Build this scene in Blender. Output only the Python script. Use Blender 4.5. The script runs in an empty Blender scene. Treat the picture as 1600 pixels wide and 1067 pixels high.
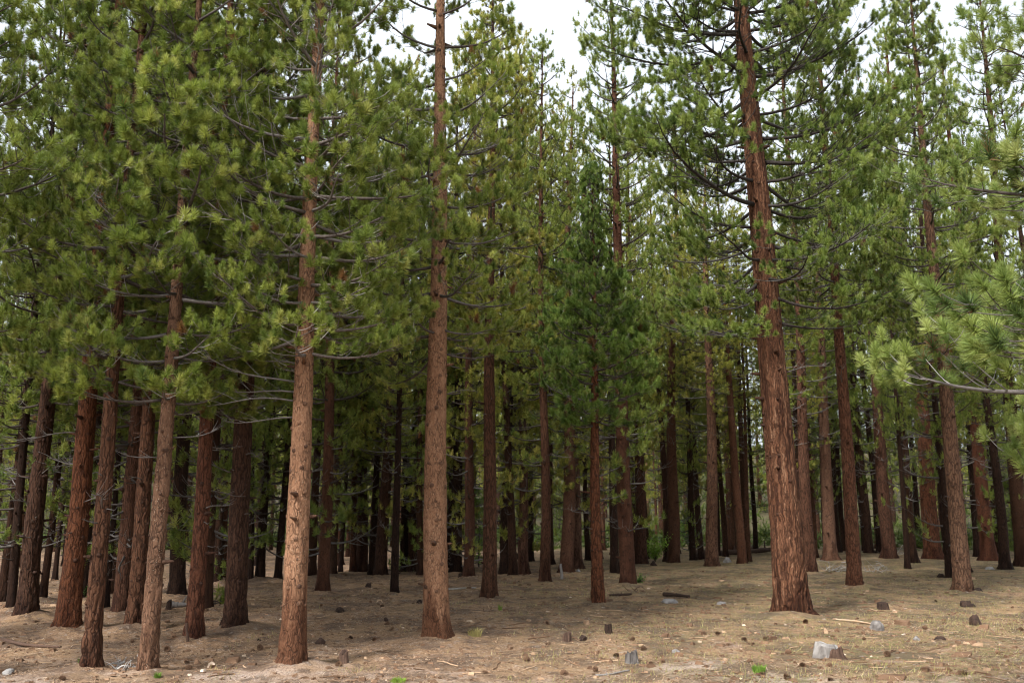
import bpy, math, random
import numpy as np
from mathutils import Vector, Matrix, Euler

# ----------------------------------------------------------------- camera, sky, sun, exposure
sc = bpy.context.scene
COL = sc.collection
IMG_W, IMG_H, FPX = 1600.0, 1067.0, 1422.0
EYE = 2.2
PITCH = math.radians(10.65)

cam_data = bpy.data.cameras.new('camera')
cam_data.lens = 36.0 * FPX / IMG_W
cam_data.sensor_width = 36.0
cam_data.clip_start = 0.1
cam_data.clip_end = 3000.0
cam_data.dof.use_dof = True
cam_data.dof.focus_distance = 14.5
cam_data.dof.aperture_fstop = 2.4
cam = bpy.data.objects.new('camera', cam_data)
COL.objects.link(cam)
cam.location = (0, 0, EYE)
cam.rotation_euler = (math.pi / 2 + PITCH, 0, 0)
sc.camera = cam

SUN_EL, SUN_AZ = math.radians(46), math.radians(218)   # azimuth clockwise from +Y: behind the camera, to the left
world = bpy.data.worlds.new('World')
sc.world = world
world.use_nodes = True
wn, wl = world.node_tree.nodes, world.node_tree.links
wn.clear()
w_out = wn.new('ShaderNodeOutputWorld')
w_bg = wn.new('ShaderNodeBackground')
w_sky = wn.new('ShaderNodeTexSky')
w_sky.sky_type = 'NISHITA'
w_sky.sun_disc = False
w_sky.sun_elevation = SUN_EL
w_sky.sun_rotation = SUN_AZ
w_sky.dust_density = 6.0
w_sky.air_density = 1.0
w_hs = wn.new('ShaderNodeHueSaturation')
w_hs.inputs['Saturation'].default_value = 0.3
w_mix = wn.new('ShaderNodeMix'); w_mix.data_type = 'RGBA'
w_mix.inputs[0].default_value = 0.72                     # even cloud layer over the clear sky
w_mix.inputs[7].default_value = (6.1, 6.65, 7.3, 1)
wl.new(w_sky.outputs[0], w_hs.inputs['Color'])
wl.new(w_hs.outputs[0], w_mix.inputs[6])
# faint tone changes of the cloud layer, all over the sky
w_tc = wn.new('ShaderNodeTexCoord'); w_nz = wn.new('ShaderNodeTexNoise'); w_nz.inputs['Scale'].default_value = 3.0; w_nz.inputs['Detail'].default_value = 5
w_mr = wn.new('ShaderNodeMapRange'); w_mr.inputs[1].default_value = 0.3; w_mr.inputs[2].default_value = 0.7; w_mr.inputs[3].default_value = 0.84; w_mr.inputs[4].default_value = 1.16
w_ml = wn.new('ShaderNodeMix'); w_ml.data_type = 'RGBA'; w_ml.blend_type = 'MULTIPLY'; w_ml.inputs[0].default_value = 1.0
wl.new(w_tc.outputs['Generated'], w_nz.inputs['Vector']); wl.new(w_nz.outputs[0], w_mr.inputs[0])
wl.new(w_mix.outputs[2], w_ml.inputs[6]); wl.new(w_mr.outputs[0], w_ml.inputs[7])
wl.new(w_ml.outputs[2], w_bg.inputs['Color'])
w_bg.inputs['Strength'].default_value = 0.055
wl.new(w_bg.outputs[0], w_out.inputs['Surface'])

sun_d = bpy.data.lights.new('sun', 'SUN')
sun_d.energy = 1.5
sun_d.angle = math.radians(12)
sun_d.color = (1.0, 0.98, 0.945)
sun = bpy.data.objects.new('sun', sun_d)
COL.objects.link(sun)
_sd = Vector((math.sin(SUN_AZ) * math.cos(SUN_EL), math.cos(SUN_AZ) * math.cos(SUN_EL), math.sin(SUN_EL)))
sun.rotation_euler = _sd.to_track_quat('Z', 'Y').to_euler()

sc.view_settings.view_transform = 'Standard'
sc.view_settings.look = 'None'
sc.view_settings.exposure = 2.13
sc.view_settings.gamma = 1.0
sc.view_settings.use_curve_mapping = False
sc.render.engine = 'CYCLES'
sc.cycles.use_denoising = True
sc.cycles.filter_width = 1.1
sc.cycles.max_bounces = 3
sc.cycles.diffuse_bounces = 2
sc.cycles.use_adaptive_sampling = True
sc.cycles.adaptive_threshold = 0.03
sc.cycles.transmission_bounces = 3

# ----------------------------------------------------------------- numeric helpers
def _hash(ix, iy, iz, seed):
    h = (ix.astype(np.int64) * 374761393 + iy.astype(np.int64) * 668265263 + iz.astype(np.int64) * 2147483647 + seed * 1274126177) & 0xFFFFFFFF
    h = ((h ^ (h >> 13)) * 1274126177) & 0xFFFFFFFF
    h = (h ^ (h >> 16)) & 0xFFFFFFFF
    return h.astype(np.float64) / 4294967295.0

def vnoise(x, y, z, seed=0):
    x, y, z = np.broadcast_arrays(np.asarray(x, float), np.asarray(y, float), np.asarray(z, float))
    x0, y0, z0 = np.floor(x), np.floor(y), np.floor(z)
    fx, fy, fz = x - x0, y - y0, z - z0
    fx, fy, fz = fx * fx * (3 - 2 * fx), fy * fy * (3 - 2 * fy), fz * fz * (3 - 2 * fz)
    r = 0
    for dx in (0, 1):
        wx = fx if dx else 1 - fx
        for dy in (0, 1):
            wy = fy if dy else 1 - fy
            for dz in (0, 1):
                wz = fz if dz else 1 - fz
                r = r + wx * wy * wz * _hash(x0 + dx, y0 + dy, z0 + dz, seed)
    return r * 2 - 1

def fbm(x, y, z, octaves=3, seed=0):
    a, r, f = 1.0, 0, 1.0
    for o in range(octaves):
        r = r + a * vnoise(np.asarray(x) * f, np.asarray(y) * f, np.asarray(z) * f, seed + o * 17)
        a *= 0.5; f *= 2.03
    return r

def terrain(x, y):
    x, y = np.asarray(x, float), np.asarray(y, float)
    d = np.sqrt(x * x + y * y)
    h = 0.16 * vnoise(x / 9.0, y / 7.0, 0.3, 5) + 0.05 * vnoise(x / 2.6, y / 2.6, 1.7, 6)
    h = h * np.clip((d - 4) / 6, 0, 1)
    u = np.clip((y - 75) / 110, 0, 1)
    h = h + 15.0 * u * u * (3 - 2 * u)                      # wooded rise behind the stand
    h = h + 0.5 * vnoise(x / 60.0, y / 60.0, 3.1, 8) * np.clip((d - 40) / 60, 0, 1)
    return h

def ray(px, py):
    dx, dz = (px - IMG_W / 2) / FPX, (IMG_H / 2 - py) / FPX
    c, s = math.cos(PITCH), math.sin(PITCH)
    return np.array([dx, c - dz * s, s + dz * c])

def ground_at(px, py):
    """the place on the terrain seen at a photo position, and its depth along the view axis"""
    r = ray(px, py)
    t = np.linspace(4, 160, 6000)
    P = r[None, :] * t[:, None]
    g = terrain(P[:, 0], P[:, 1])
    below = np.nonzero(P[:, 2] + EYE < g)[0]
    k = below[0] if len(below) else len(t) - 1
    p = r * t[k]
    return Vector((p[0], p[1], float(g[k]))), float(t[k])

def height_at(p, py):
    """height above ground at spot p whose image row is py"""
    # solve for z: row = H/2 - FPX * up/forward
    c, s = math.cos(PITCH), math.sin(PITCH)
    k = (IMG_H / 2 - py) / FPX
    y = p[1]
    z = y * (k * c + s) / (c - k * s)
    return z + EYE - p[2]

def project(p):
    c, s = math.cos(PITCH), math.sin(PITCH)
    z = p[2] - EYE
    fw = p[1] * c + z * s
    up = -p[1] * s + z * c
    if fw <= 0.1: return None
    return IMG_W / 2 + FPX * p[0] / fw, IMG_H / 2 - FPX * up / fw

class MB:
    """collects triangles with a per-vertex tint"""
    def __init__(self): self.v, self.f, self.t, self.n = [], [], [], 0
    def add(self, v, f, tint=0.5):
        v = np.asarray(v, float).reshape(-1, 3); f = np.asarray(f, int).reshape(-1, 3)
        self.v.append(v); self.f.append(f + self.n); self.n += len(v)
        self.t.append(np.broadcast_to(np.asarray(tint, float), (len(v),)))
    def tube(self, pts, rad, sides=6, tint=0.5, cap=True):
        pts = np.asarray(pts, float); rad = np.broadcast_to(np.asarray(rad, float), (len(pts),))
        tan = np.gradient(pts, axis=0); tan /= np.linalg.norm(tan, axis=1)[:, None] + 1e-9
        ref = np.array([0, 0, 1.0]) if abs(tan[:, 2]).mean() < 0.8 else np.array([1.0, 0, 0])
        u = np.cross(tan, ref); u /= np.linalg.norm(u, axis=1)[:, None] + 1e-9
        w = np.cross(tan, u)
        a = np.linspace(0, 2 * math.pi, sides, endpoint=False)
        ring = pts[:, None, :] + rad[:, None, None] * (np.cos(a)[None, :, None] * u[:, None, :] + np.sin(a)[None, :, None] * w[:, None, :])
        v = ring.reshape(-1, 3); n = len(pts)
        i, j = np.meshgrid(np.arange(n - 1), np.arange(sides), indexing='ij')
        a0 = (i * sides + j).ravel(); a1 = (i * sides + (j + 1) % sides).ravel()
        b0, b1 = a0 + sides, a1 + sides
        f = np.concatenate([np.stack([a0, b1, b0], 1), np.stack([a0, a1, b1], 1)])
        if cap:
            v = np.concatenate([v, pts[[0, -1]]])
            c0, c1 = n * sides, n * sides + 1
            k = np.arange(sides); k2 = (k + 1) % sides
            f = np.concatenate([f, np.stack([np.full(sides, c0), k2, k], 1), np.stack([np.full(sides, c1), (n - 1) * sides + k, (n - 1) * sides + k2], 1)])
        self.add(v, f, tint)
    def mesh(self, name, mats, smooth=True):
        v = np.concatenate(self.v); f = np.concatenate(self.f); t = np.concatenate(self.t)
        me = bpy.data.meshes.new(name)
        me.vertices.add(len(v)); me.vertices.foreach_set('co', v.astype(np.float32).ravel())
        me.loops.add(len(f) * 3); me.loops.foreach_set('vertex_index', f.astype(np.int32).ravel())
        me.polygons.add(len(f)); me.polygons.foreach_set('loop_start', np.arange(0, len(f) * 3, 3, dtype=np.int32))
        me.polygons.foreach_set('use_smooth', np.full(len(f), smooth))
        at = me.attributes.new('tint', 'FLOAT', 'POINT'); at.data.foreach_set('value', t.astype(np.float32))
        me.update(calc_edges=True); me.validate()
        for m in (mats if isinstance(mats, (list, tuple)) else [mats]): me.materials.append(m)
        return me

def link(name, me, parent=None, loc=(0, 0, 0), rot=(0, 0, 0), scale=(1, 1, 1), color=None):
    o = bpy.data.objects.new(name, me); COL.objects.link(o)
    if parent: o.parent = parent
    o.location = loc; o.rotation_euler = rot; o.scale = scale
    if color: o.color = (*color, 1)
    return o

def tag(o, label, cat, group=None):
    o['label'] = label; o['category'] = cat
    if group: o['group'] = group
    return o

# ----------------------------------------------------------------- materials
class Mat:
    def __init__(self, name):
        self.m = bpy.data.materials.new(name); self.m.use_nodes = True
        self.n, self.l = self.m.node_tree.nodes, self.m.node_tree.links
        self.n.clear()
        self.out = self.n.new('ShaderNodeOutputMaterial')
        self.b = self.n.new('ShaderNodeBsdfPrincipled')
        self.l.new(self.b.outputs[0], self.out.inputs['Surface'])
    def node(self, t, **kw):
        n = self.n.new(t)
        for k, v in kw.items(): setattr(n, k, v)
        return n
    def set(self, sock, val):
        if hasattr(val, 'is_linked'): self.l.new(val, sock)
        else: sock.default_value = val
    def coords(self, kind='Object', scale=(1, 1, 1)):
        tc = self.node('ShaderNodeTexCoord'); mp = self.node('ShaderNodeMapping')
        mp.inputs['Scale'].default_value = scale
        self.l.new(tc.outputs[kind], mp.inputs['Vector']); return mp.outputs[0]
    def noise(self, vec, scale, detail=3, rough=0.55, dist=0.0):
        n = self.node('ShaderNodeTexNoise')
        self.l.new(vec, n.inputs['Vector'])
        n.inputs['Scale'].default_value = scale; n.inputs['Detail'].default_value = detail
        n.inputs['Roughness'].default_value = rough; n.inputs['Distortion'].default_value = dist
        return n.outputs[0]
    def voronoi(self, vec, scale, feature='F1', rnd=1.0):
        n = self.node('ShaderNodeTexVoronoi', feature=feature)
        self.l.new(vec, n.inputs['Vector']); n.inputs['Scale'].default_value = scale; n.inputs['Randomness'].default_value = rnd
        return n.outputs
    def ramp(self, fac, stops):
        n = self.node('ShaderNodeValToRGB'); e = n.color_ramp.elements
        while len(e) < len(stops): e.new(0.5)
        for k, (p, c) in enumerate(stops):
            e[k].position = p; e[k].color = (*c, 1) if len(c) == 3 else c
        self.l.new(fac, n.inputs[0]); return n.outputs[0]
    def range(self, v, a, b, c=0.0, d=1.0):
        n = self.node('ShaderNodeMapRange'); self.l.new(v, n.inputs[0])
        for k, x in enumerate((a, b, c, d)): n.inputs[k + 1].default_value = x
        return n.outputs[0]
    def mix(self, fac, a, b, mode='MIX'):
        n = self.node('ShaderNodeMix', data_type='RGBA', blend_type=mode)
        for s, v in ((n.inputs[0], fac), (n.inputs[6], a), (n.inputs[7], b)):
            if isinstance(v, tuple) and len(v) == 3: v = (*v, 1)
            self.set(s, v)
        return n.outputs[2]
    def math(self, op, a, b=0.0):
        n = self.node('ShaderNodeMath', operation=op); self.set(n.inputs[0], a); self.set(n.inputs[1], b); return n.outputs[0]
    def attr(self, name):
        n = self.node('ShaderNodeAttribute'); n.attribute_name = name; return n.outputs['Fac']
    def objcol(self): return self.node('ShaderNodeObjectInfo').outputs['Color']
    def objrand(self): return self.node('ShaderNodeObjectInfo').outputs['Random']
    def bump(self, h, strength=0.5, dist=0.02):
        n = self.node('ShaderNodeBump'); n.inputs['Strength'].default_value = strength; n.inputs['Distance'].default_value = dist
        self.l.new(h, n.inputs['Height']); self.l.new(n.outputs[0], self.b.inputs['Normal'])
    def done(self, color, rough=0.8, spec=0.3):
        self.set(self.b.inputs['Base Color'], (*color, 1) if isinstance(color, tuple) and len(color) == 3 else color)
        self.set(self.b.inputs['Roughness'], rough); self.set(self.b.inputs['Specular IOR Level'], spec)
        return self.m

def bark_material(name, specks=0.0, streaks=0.0, cells=24, crack=0.12, dark=0.72, tall=0.26):
    m = Mat(name)
    v = m.coords('Object')
    warp = m.node('ShaderNodeVectorMath', operation='MULTIPLY_ADD')
    nz = m.node('ShaderNodeTexNoise'); m.l.new(v, nz.inputs['Vector']); nz.inputs['Scale'].default_value = 6; nz.inputs['Detail'].default_value = 2
    m.l.new(nz.outputs['Color'], warp.inputs[0]); warp.inputs[1].default_value = (0.11, 0.11, 0.2); m.l.new(v, warp.inputs[2])
    def scaled(s):
        mp = m.node('ShaderNodeMapping'); mp.inputs['Scale'].default_value = s; m.l.new(warp.outputs[0], mp.inputs['Vector']); return mp.outputs[0]
    plates = m.voronoi(scaled((1, 1, tall)), cells, 'DISTANCE_TO_EDGE')[0]
    flakes = m.voronoi(scaled((1, 1, 0.55)), 55, 'F1')
    fine = m.noise(scaled((1, 1, 0.4)), 60, 4, 0.65)
    big = m.noise(scaled((1, 1, 0.35)), 2.2, 3)
    brk = m.noise(scaled((1, 1, 0.5)), 9, 2)
    furrow = m.math('MAXIMUM', m.range(plates, 0.0, crack), m.range(brk, 0.42 if cells > 20 else 0.5, 0.62 if cells > 20 else 0.72))
    col = m.ramp(fine, [(0.28, (0.11, 0.058, 0.036)), (0.5, (0.27, 0.152, 0.098)), (0.72, (0.40, 0.265, 0.188))])
    col = m.mix(m.range(flakes[1], 0.2, 0.9, 0.0, 0.45), col, (0.36, 0.21, 0.135))
    col = m.mix(m.range(big, 0.40, 0.62, 0.0, 0.5), col, (0.20, 0.105, 0.064))
    col = m.mix(furrow, m.mix(dark, col, (0.035, 0.02, 0.014)), col)
    if streaks:
        st = m.noise(scaled((1, 1, 0.07)), 13, 3, 0.6)
        col = m.mix(m.range(st, 0.60, 0.66, 0.0, streaks), col, (0.52, 0.36, 0.26))
        col = m.mix(m.range(st, 0.47, 0.40, 0.0, 0.75), col, (0.06, 0.028, 0.018))
    if specks:
        sp = m.voronoi(v, 26, 'F1')
        spot = m.range(sp[0], 0.17, 0.12)
        spot = m.math('MULTIPLY', spot, m.range(m.noise(v, 1.4, 2), 0.46, 0.54, 0.0, specks))
        col = m.mix(spot, col, (0.72, 0.62, 0.50))
    col = m.mix(1.0, col, m.objcol(), 'MULTIPLY')
    at = m.attr('tint')                         # 0.5 bark, below: old branch scars, above: thick old bark of the foot
    col = m.mix(m.range(at, 0.55, 0.85), col, m.mix(1.0, col, (0.44, 0.37, 0.34), 'MULTIPLY'))
    col = m.mix(m.range(at, 0.3, 0.1, 0.0, 0.8), col, (0.05, 0.028, 0.02))
    h = m.math('ADD', m.math('MULTIPLY', furrow, 0.7), m.math('ADD', m.math('MULTIPLY', fine, 0.5), m.math('MULTIPLY', flakes[0], -0.4)))
    m.bump(h, 0.9, 0.02)
    return m.done(col, 0.85, 0.15)

BARK = bark_material('bark_plates', specks=0.35)
BARK_STREAK = bark_material('bark_furrowed', streaks=0.85, cells=17, crack=0.2, dark=0.7, tall=0.085)
BARK_PLATE = bark_material('bark_thick_plates', specks=0.25, cells=17, crack=0.17, dark=0.8, tall=0.15)
BARK_SPECK = bark_material('bark_with_sap_flecks', specks=1.0)

def wood_material():
    m = Mat('branch_wood'); v = m.coords('Object')
    n = m.noise(v, 30, 3)
    c = m.ramp(n, [(0.3, (0.035, 0.026, 0.021)), (0.7, (0.11, 0.09, 0.078))])
    c = m.mix(m.range(m.attr('tint'), 0.5, 1.0), c, (0.30, 0.28, 0.265))
    c = m.mix(1.0, c, m.objcol(), 'MULTIPLY')
    return m.done(c, 0.85, 0.2)
WOOD = wood_material()

def needle_material():
    m = Mat('pine_needles')
    t = m.attr('tint')
    c = m.ramp(t, [(0.0, (0.20, 0.10, 0.04)), (0.06, (0.055, 0.095, 0.024)), (0.42, (0.172, 0.228, 0.044)), (0.75, (0.29, 0.335, 0.072)), (1.0, (0.38, 0.40, 0.12))])
    c = m.mix(1.0, c, m.objcol(), 'MULTIPLY')
    m.done(c, 0.5, 0.35)
    tr = m.node('ShaderNodeBsdfTranslucent'); m.l.new(c, tr.inputs['Color'])
    mx = m.node('ShaderNodeMixShader'); mx.inputs[0].default_value = 0.4
    m.l.new(m.b.outputs[0], mx.inputs[1]); m.l.new(tr.outputs[0], mx.inputs[2]); m.l.new(mx.outputs[0], m.out.inputs['Surface'])
    return m.m
NEEDLE = needle_material()

def ground_material():
    m = Mat('forest_floor'); v = m.coords('Object')
    big = m.noise(v, 0.16, 4, 0.6)
    mid = m.noise(v, 0.9, 4, 0.65)
    fine = m.noise(v, 9, 5, 0.7)
    tiny = m.noise(v, 34, 5, 0.8)
    litter = m.ramp(tiny, [(0.25, (0.05, 0.027, 0.016)), (0.46, (0.225, 0.135, 0.079)), (0.66, (0.44, 0.295, 0.18))])
    soil = m.ramp(tiny, [(0.25, (0.10, 0.07, 0.058)), (0.46, (0.36, 0.285, 0.24)), (0.66, (0.62, 0.53, 0.465))])
    grassy = m.ramp(tiny, [(0.25, (0.045, 0.052, 0.018)), (0.5, (0.145, 0.15, 0.05)), (0.8, (0.31, 0.30, 0.12))])
    sep = m.node('ShaderNodeSeparateXYZ'); m.l.new(v, sep.inputs[0])
    # bare grey soil by the track in front of the first trees
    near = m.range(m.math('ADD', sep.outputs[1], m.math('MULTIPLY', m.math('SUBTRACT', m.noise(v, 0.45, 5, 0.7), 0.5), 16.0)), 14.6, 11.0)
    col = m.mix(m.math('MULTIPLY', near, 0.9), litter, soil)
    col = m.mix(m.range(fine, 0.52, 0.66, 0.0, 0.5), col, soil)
    # thin grass on the open ground towards the right
    right = m.range(m.math('ADD', sep.outputs[0], m.math('MULTIPLY', m.math('SUBTRACT', big, 0.5), 12.0)), -1.0, 5.0)
    g = m.math('MULTIPLY', right, m.range(m.math('ADD', m.math('MULTIPLY', mid, 0.6), m.math('MULTIPLY', fine, 0.4)), 0.43, 0.55, 0.0, 0.9))
    col = m.mix(g, col, grassy)
    col = m.mix(m.range(mid, 0.47, 0.56, 0.0, 0.8), col, m.mix(tiny, (0.05, 0.033, 0.024), (0.21, 0.145, 0.105)))
    col = m.mix(m.range(m.noise(v, 0.55, 5, 0.65), 0.52, 0.62, 0.0, 0.6), col, m.mix(tiny, (0.15, 0.08, 0.04), (0.52, 0.35, 0.20)))
    col = m.mix(m.range(m.noise(v, 3.5, 5, 0.75), 0.52, 0.60, 0.0, 0.75), col, (0.075, 0.046, 0.032))
    col = m.mix(m.range(m.noise(v, 7.0, 5, 0.75), 0.58, 0.66, 0.0, 0.6), col, (0.45, 0.37, 0.30))
    col = m.mix(m.range(sep.outputs[1], 50.0, 75.0, 0.0, 0.85), col, (0.055, 0.05, 0.026))   # dark duff, with the deep forest's shade painted in by distance
    h = m.math('ADD', fine, m.math('MULTIPLY', tiny, 0.5))
    m.bump(h, 0.9, 0.05)
    return m.done(col, 0.95, 0.1)
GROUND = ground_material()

def tinted(name, stops, rough=0.85, spec=0.15, trans=0.0, noise_scale=25, usecol=True, zstretch=1.0):
    m = Mat(name)
    n = m.noise(m.coords('Object', (1, 1, zstretch)), noise_scale, 4, 0.65)
    f = m.math('ADD', m.math('MULTIPLY', m.attr('tint'), 0.6), m.math('MULTIPLY', n, 0.4))
    c = m.ramp(f, stops)
    if usecol: c = m.mix(1.0, c, m.objcol(), 'MULTIPLY')
    m.bump(n, 0.6, 0.01)
    m.done(c, rough, spec)
    if trans:
        tr = m.node('ShaderNodeBsdfTranslucent'); m.l.new(c, tr.inputs['Color'])
        mx = m.node('ShaderNodeMixShader'); mx.inputs[0].default_value = trans
        m.l.new(m.b.outputs[0], mx.inputs[1]); m.l.new(tr.outputs[0], mx.inputs[2]); m.l.new(mx.outputs[0], m.out.inputs['Surface'])
    return m.m
GREYWOOD = tinted('weathered_wood', [(0.2, (0.06, 0.05, 0.045)), (0.5, (0.20, 0.18, 0.165)), (0.8, (0.45, 0.425, 0.40))], noise_scale=30, zstretch=0.15)
DARKWOOD = tinted('rotten_wood', [(0.2, (0.018, 0.012, 0.01)), (0.5, (0.075, 0.045, 0.032)), (0.8, (0.17, 0.105, 0.075))], noise_scale=30)
LITTER = tinted('dry_litter', [(0.1, (0.06, 0.033, 0.02)), (0.4, (0.22, 0.13, 0.078)), (0.65, (0.43, 0.29, 0.18)), (0.9, (0.62, 0.52, 0.42))], noise_scale=6)
GRASS = tinted('dry_grass', [(0.1, (0.13, 0.16, 0.04)), (0.5, (0.33, 0.29, 0.11)), (0.9, (0.55, 0.46, 0.25))], trans=0.25, noise_scale=4)
LEAF = tinted('green_leaf', [(0.1, (0.05, 0.12, 0.02)), (0.5, (0.10, 0.20, 0.035)), (0.9, (0.20, 0.30, 0.06))], trans=0.3, noise_scale=6)
CONE = tinted('cone_scales', [(0.2, (0.03, 0.018, 0.012)), (0.5, (0.11, 0.06, 0.035)), (0.9, (0.23, 0.14, 0.085))], noise_scale=40)
STONE = tinted('grey_stone', [(0.2, (0.12, 0.11, 0.105)), (0.5, (0.27, 0.25, 0.235)), (0.8, (0.42, 0.40, 0.38))], noise_scale=22)

# ----------------------------------------------------------------- ground
def graded(lo, hi, step, far, grow=1.22):
    a = list(np.arange(lo, hi + 1e-6, step))
    s, p = step, hi
    while p < far: s *= grow; p += s; a.append(p)
    s, p = step, lo
    while p > -far: s *= grow; p -= s; a.insert(0, p)
    return np.array(a)
def build_ground():
    xs, ys = graded(-13, 13, 0.14, 900), graded(7.5, 30, 0.14, 900)
    X, Y = np.meshgrid(xs, ys)
    Z = terrain(X, Y) + 0.032 * fbm(X / 0.55, Y / 0.55, 0.0, 3, 21)
    for (tx, ty, dia) in FEET:
        Z += 0.12 * np.exp(-((X - tx) ** 2 + (Y - ty) ** 2) / (2 * (0.75 * dia + 0.05) ** 2)) * (1 + 0.5 * vnoise(X * 3, Y * 3, 0, 71))
    n, k = X.shape
    mb = MB()
    i, j = np.meshgrid(np.arange(n - 1), np.arange(k - 1), indexing='ij')
    a = (i * k + j).ravel(); b = a + 1; c = a + k; d = c + 1
    mb.add(np.stack([X.ravel(), Y.ravel(), Z.ravel()], 1), np.concatenate([np.stack([a, b, d], 1), np.stack([a, d, c], 1)]))
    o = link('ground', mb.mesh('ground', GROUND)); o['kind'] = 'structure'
    o['label'] = 'forest floor of tan needle litter, bare soil and thin dry grass'
FEET = []

# ----------------------------------------------------------------- pine pieces
def rot_to(d):
    """orthonormal frame with third axis d, for N directions"""
    d = d / (np.linalg.norm(d, axis=1)[:, None] + 1e-9)
    r = np.where(np.abs(d[:, 2:3]) < 0.9, np.array([[0, 0, 1.0]]), np.array([[1.0, 0, 0]]))
    u = np.cross(r, d); u /= np.linalg.norm(u, axis=1)[:, None] + 1e-9
    return u, np.cross(d, u), d

def needles(mb, pos, dirs, rng, count, width, length=0.165, tint=None, upright=1.0):
    """bottle-brush bundles of long needles round twig ends"""
    N = len(pos)
    if N == 0: return
    dirs = dirs / (np.linalg.norm(dirs, axis=1)[:, None] + 1e-9) * 0.62 + np.array([0, 0, 0.72]) * upright + rng.normal(0, 0.12, (N, 3))
    u, w, d = rot_to(dirs)
    size = rng.uniform(0.82, 1.15, (N, 1))
    back = rng.random((N, count))                     # 0 at the very tip .. 1 lower on the twig
    th = np.radians(6 + 84 * back * rng.uniform(0.75, 1.15, (N, count)) + 10 * rng.random((N, count)))
    ph = rng.uniform(0, 2 * math.pi, (N, count))
    ct, st = np.cos(th), np.sin(th)
    nd = ct[..., None] * d[:, None, :] + st[..., None] * (np.cos(ph)[..., None] * u[:, None, :] + np.sin(ph)[..., None] * w[:, None, :])
    nd[..., 2] -= 0.05
    ln = length * size * rng.uniform(0.8, 1.08, (N, count)) * (1.0 - 0.12 * back)
    root = pos[:, None, :] - d[:, None, :] * (0.09 * back * size)[..., None]
    tip = root + nd * ln[..., None]
    side = np.cross(nd, rng.normal(size=(N, count, 3))); side /= np.linalg.norm(side, axis=2)[..., None] + 1e-9
    hw = (width * size * rng.uniform(0.7, 1.2, (N, count)) * 0.5)[..., None]
    mida = root + nd * (ln * 0.5)[..., None]
    v = np.stack([mida * 0.5 + root * 0.5 - side * hw, mida * 0.5 + root * 0.5 + side * hw, tip], 2)
    v[:, :, 0] = root - side * hw; v[:, :, 1] = root + side * hw
    if tint is None: tint = np.clip(rng.normal(0.5, 0.21, N), 0.08, 1)
    tint = np.where(rng.random(N) < 0.006, -0.15, tint)       # a few dead brown bundles
    tt = np.repeat(np.clip(tint[:, None] + rng.normal(0, 0.07, (N, count)), 0.0, 1), 3, axis=1)
    v = v.reshape(-1, 3)
    mb.add(v, np.arange(len(v)).reshape(-1, 3), tt.ravel())

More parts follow.
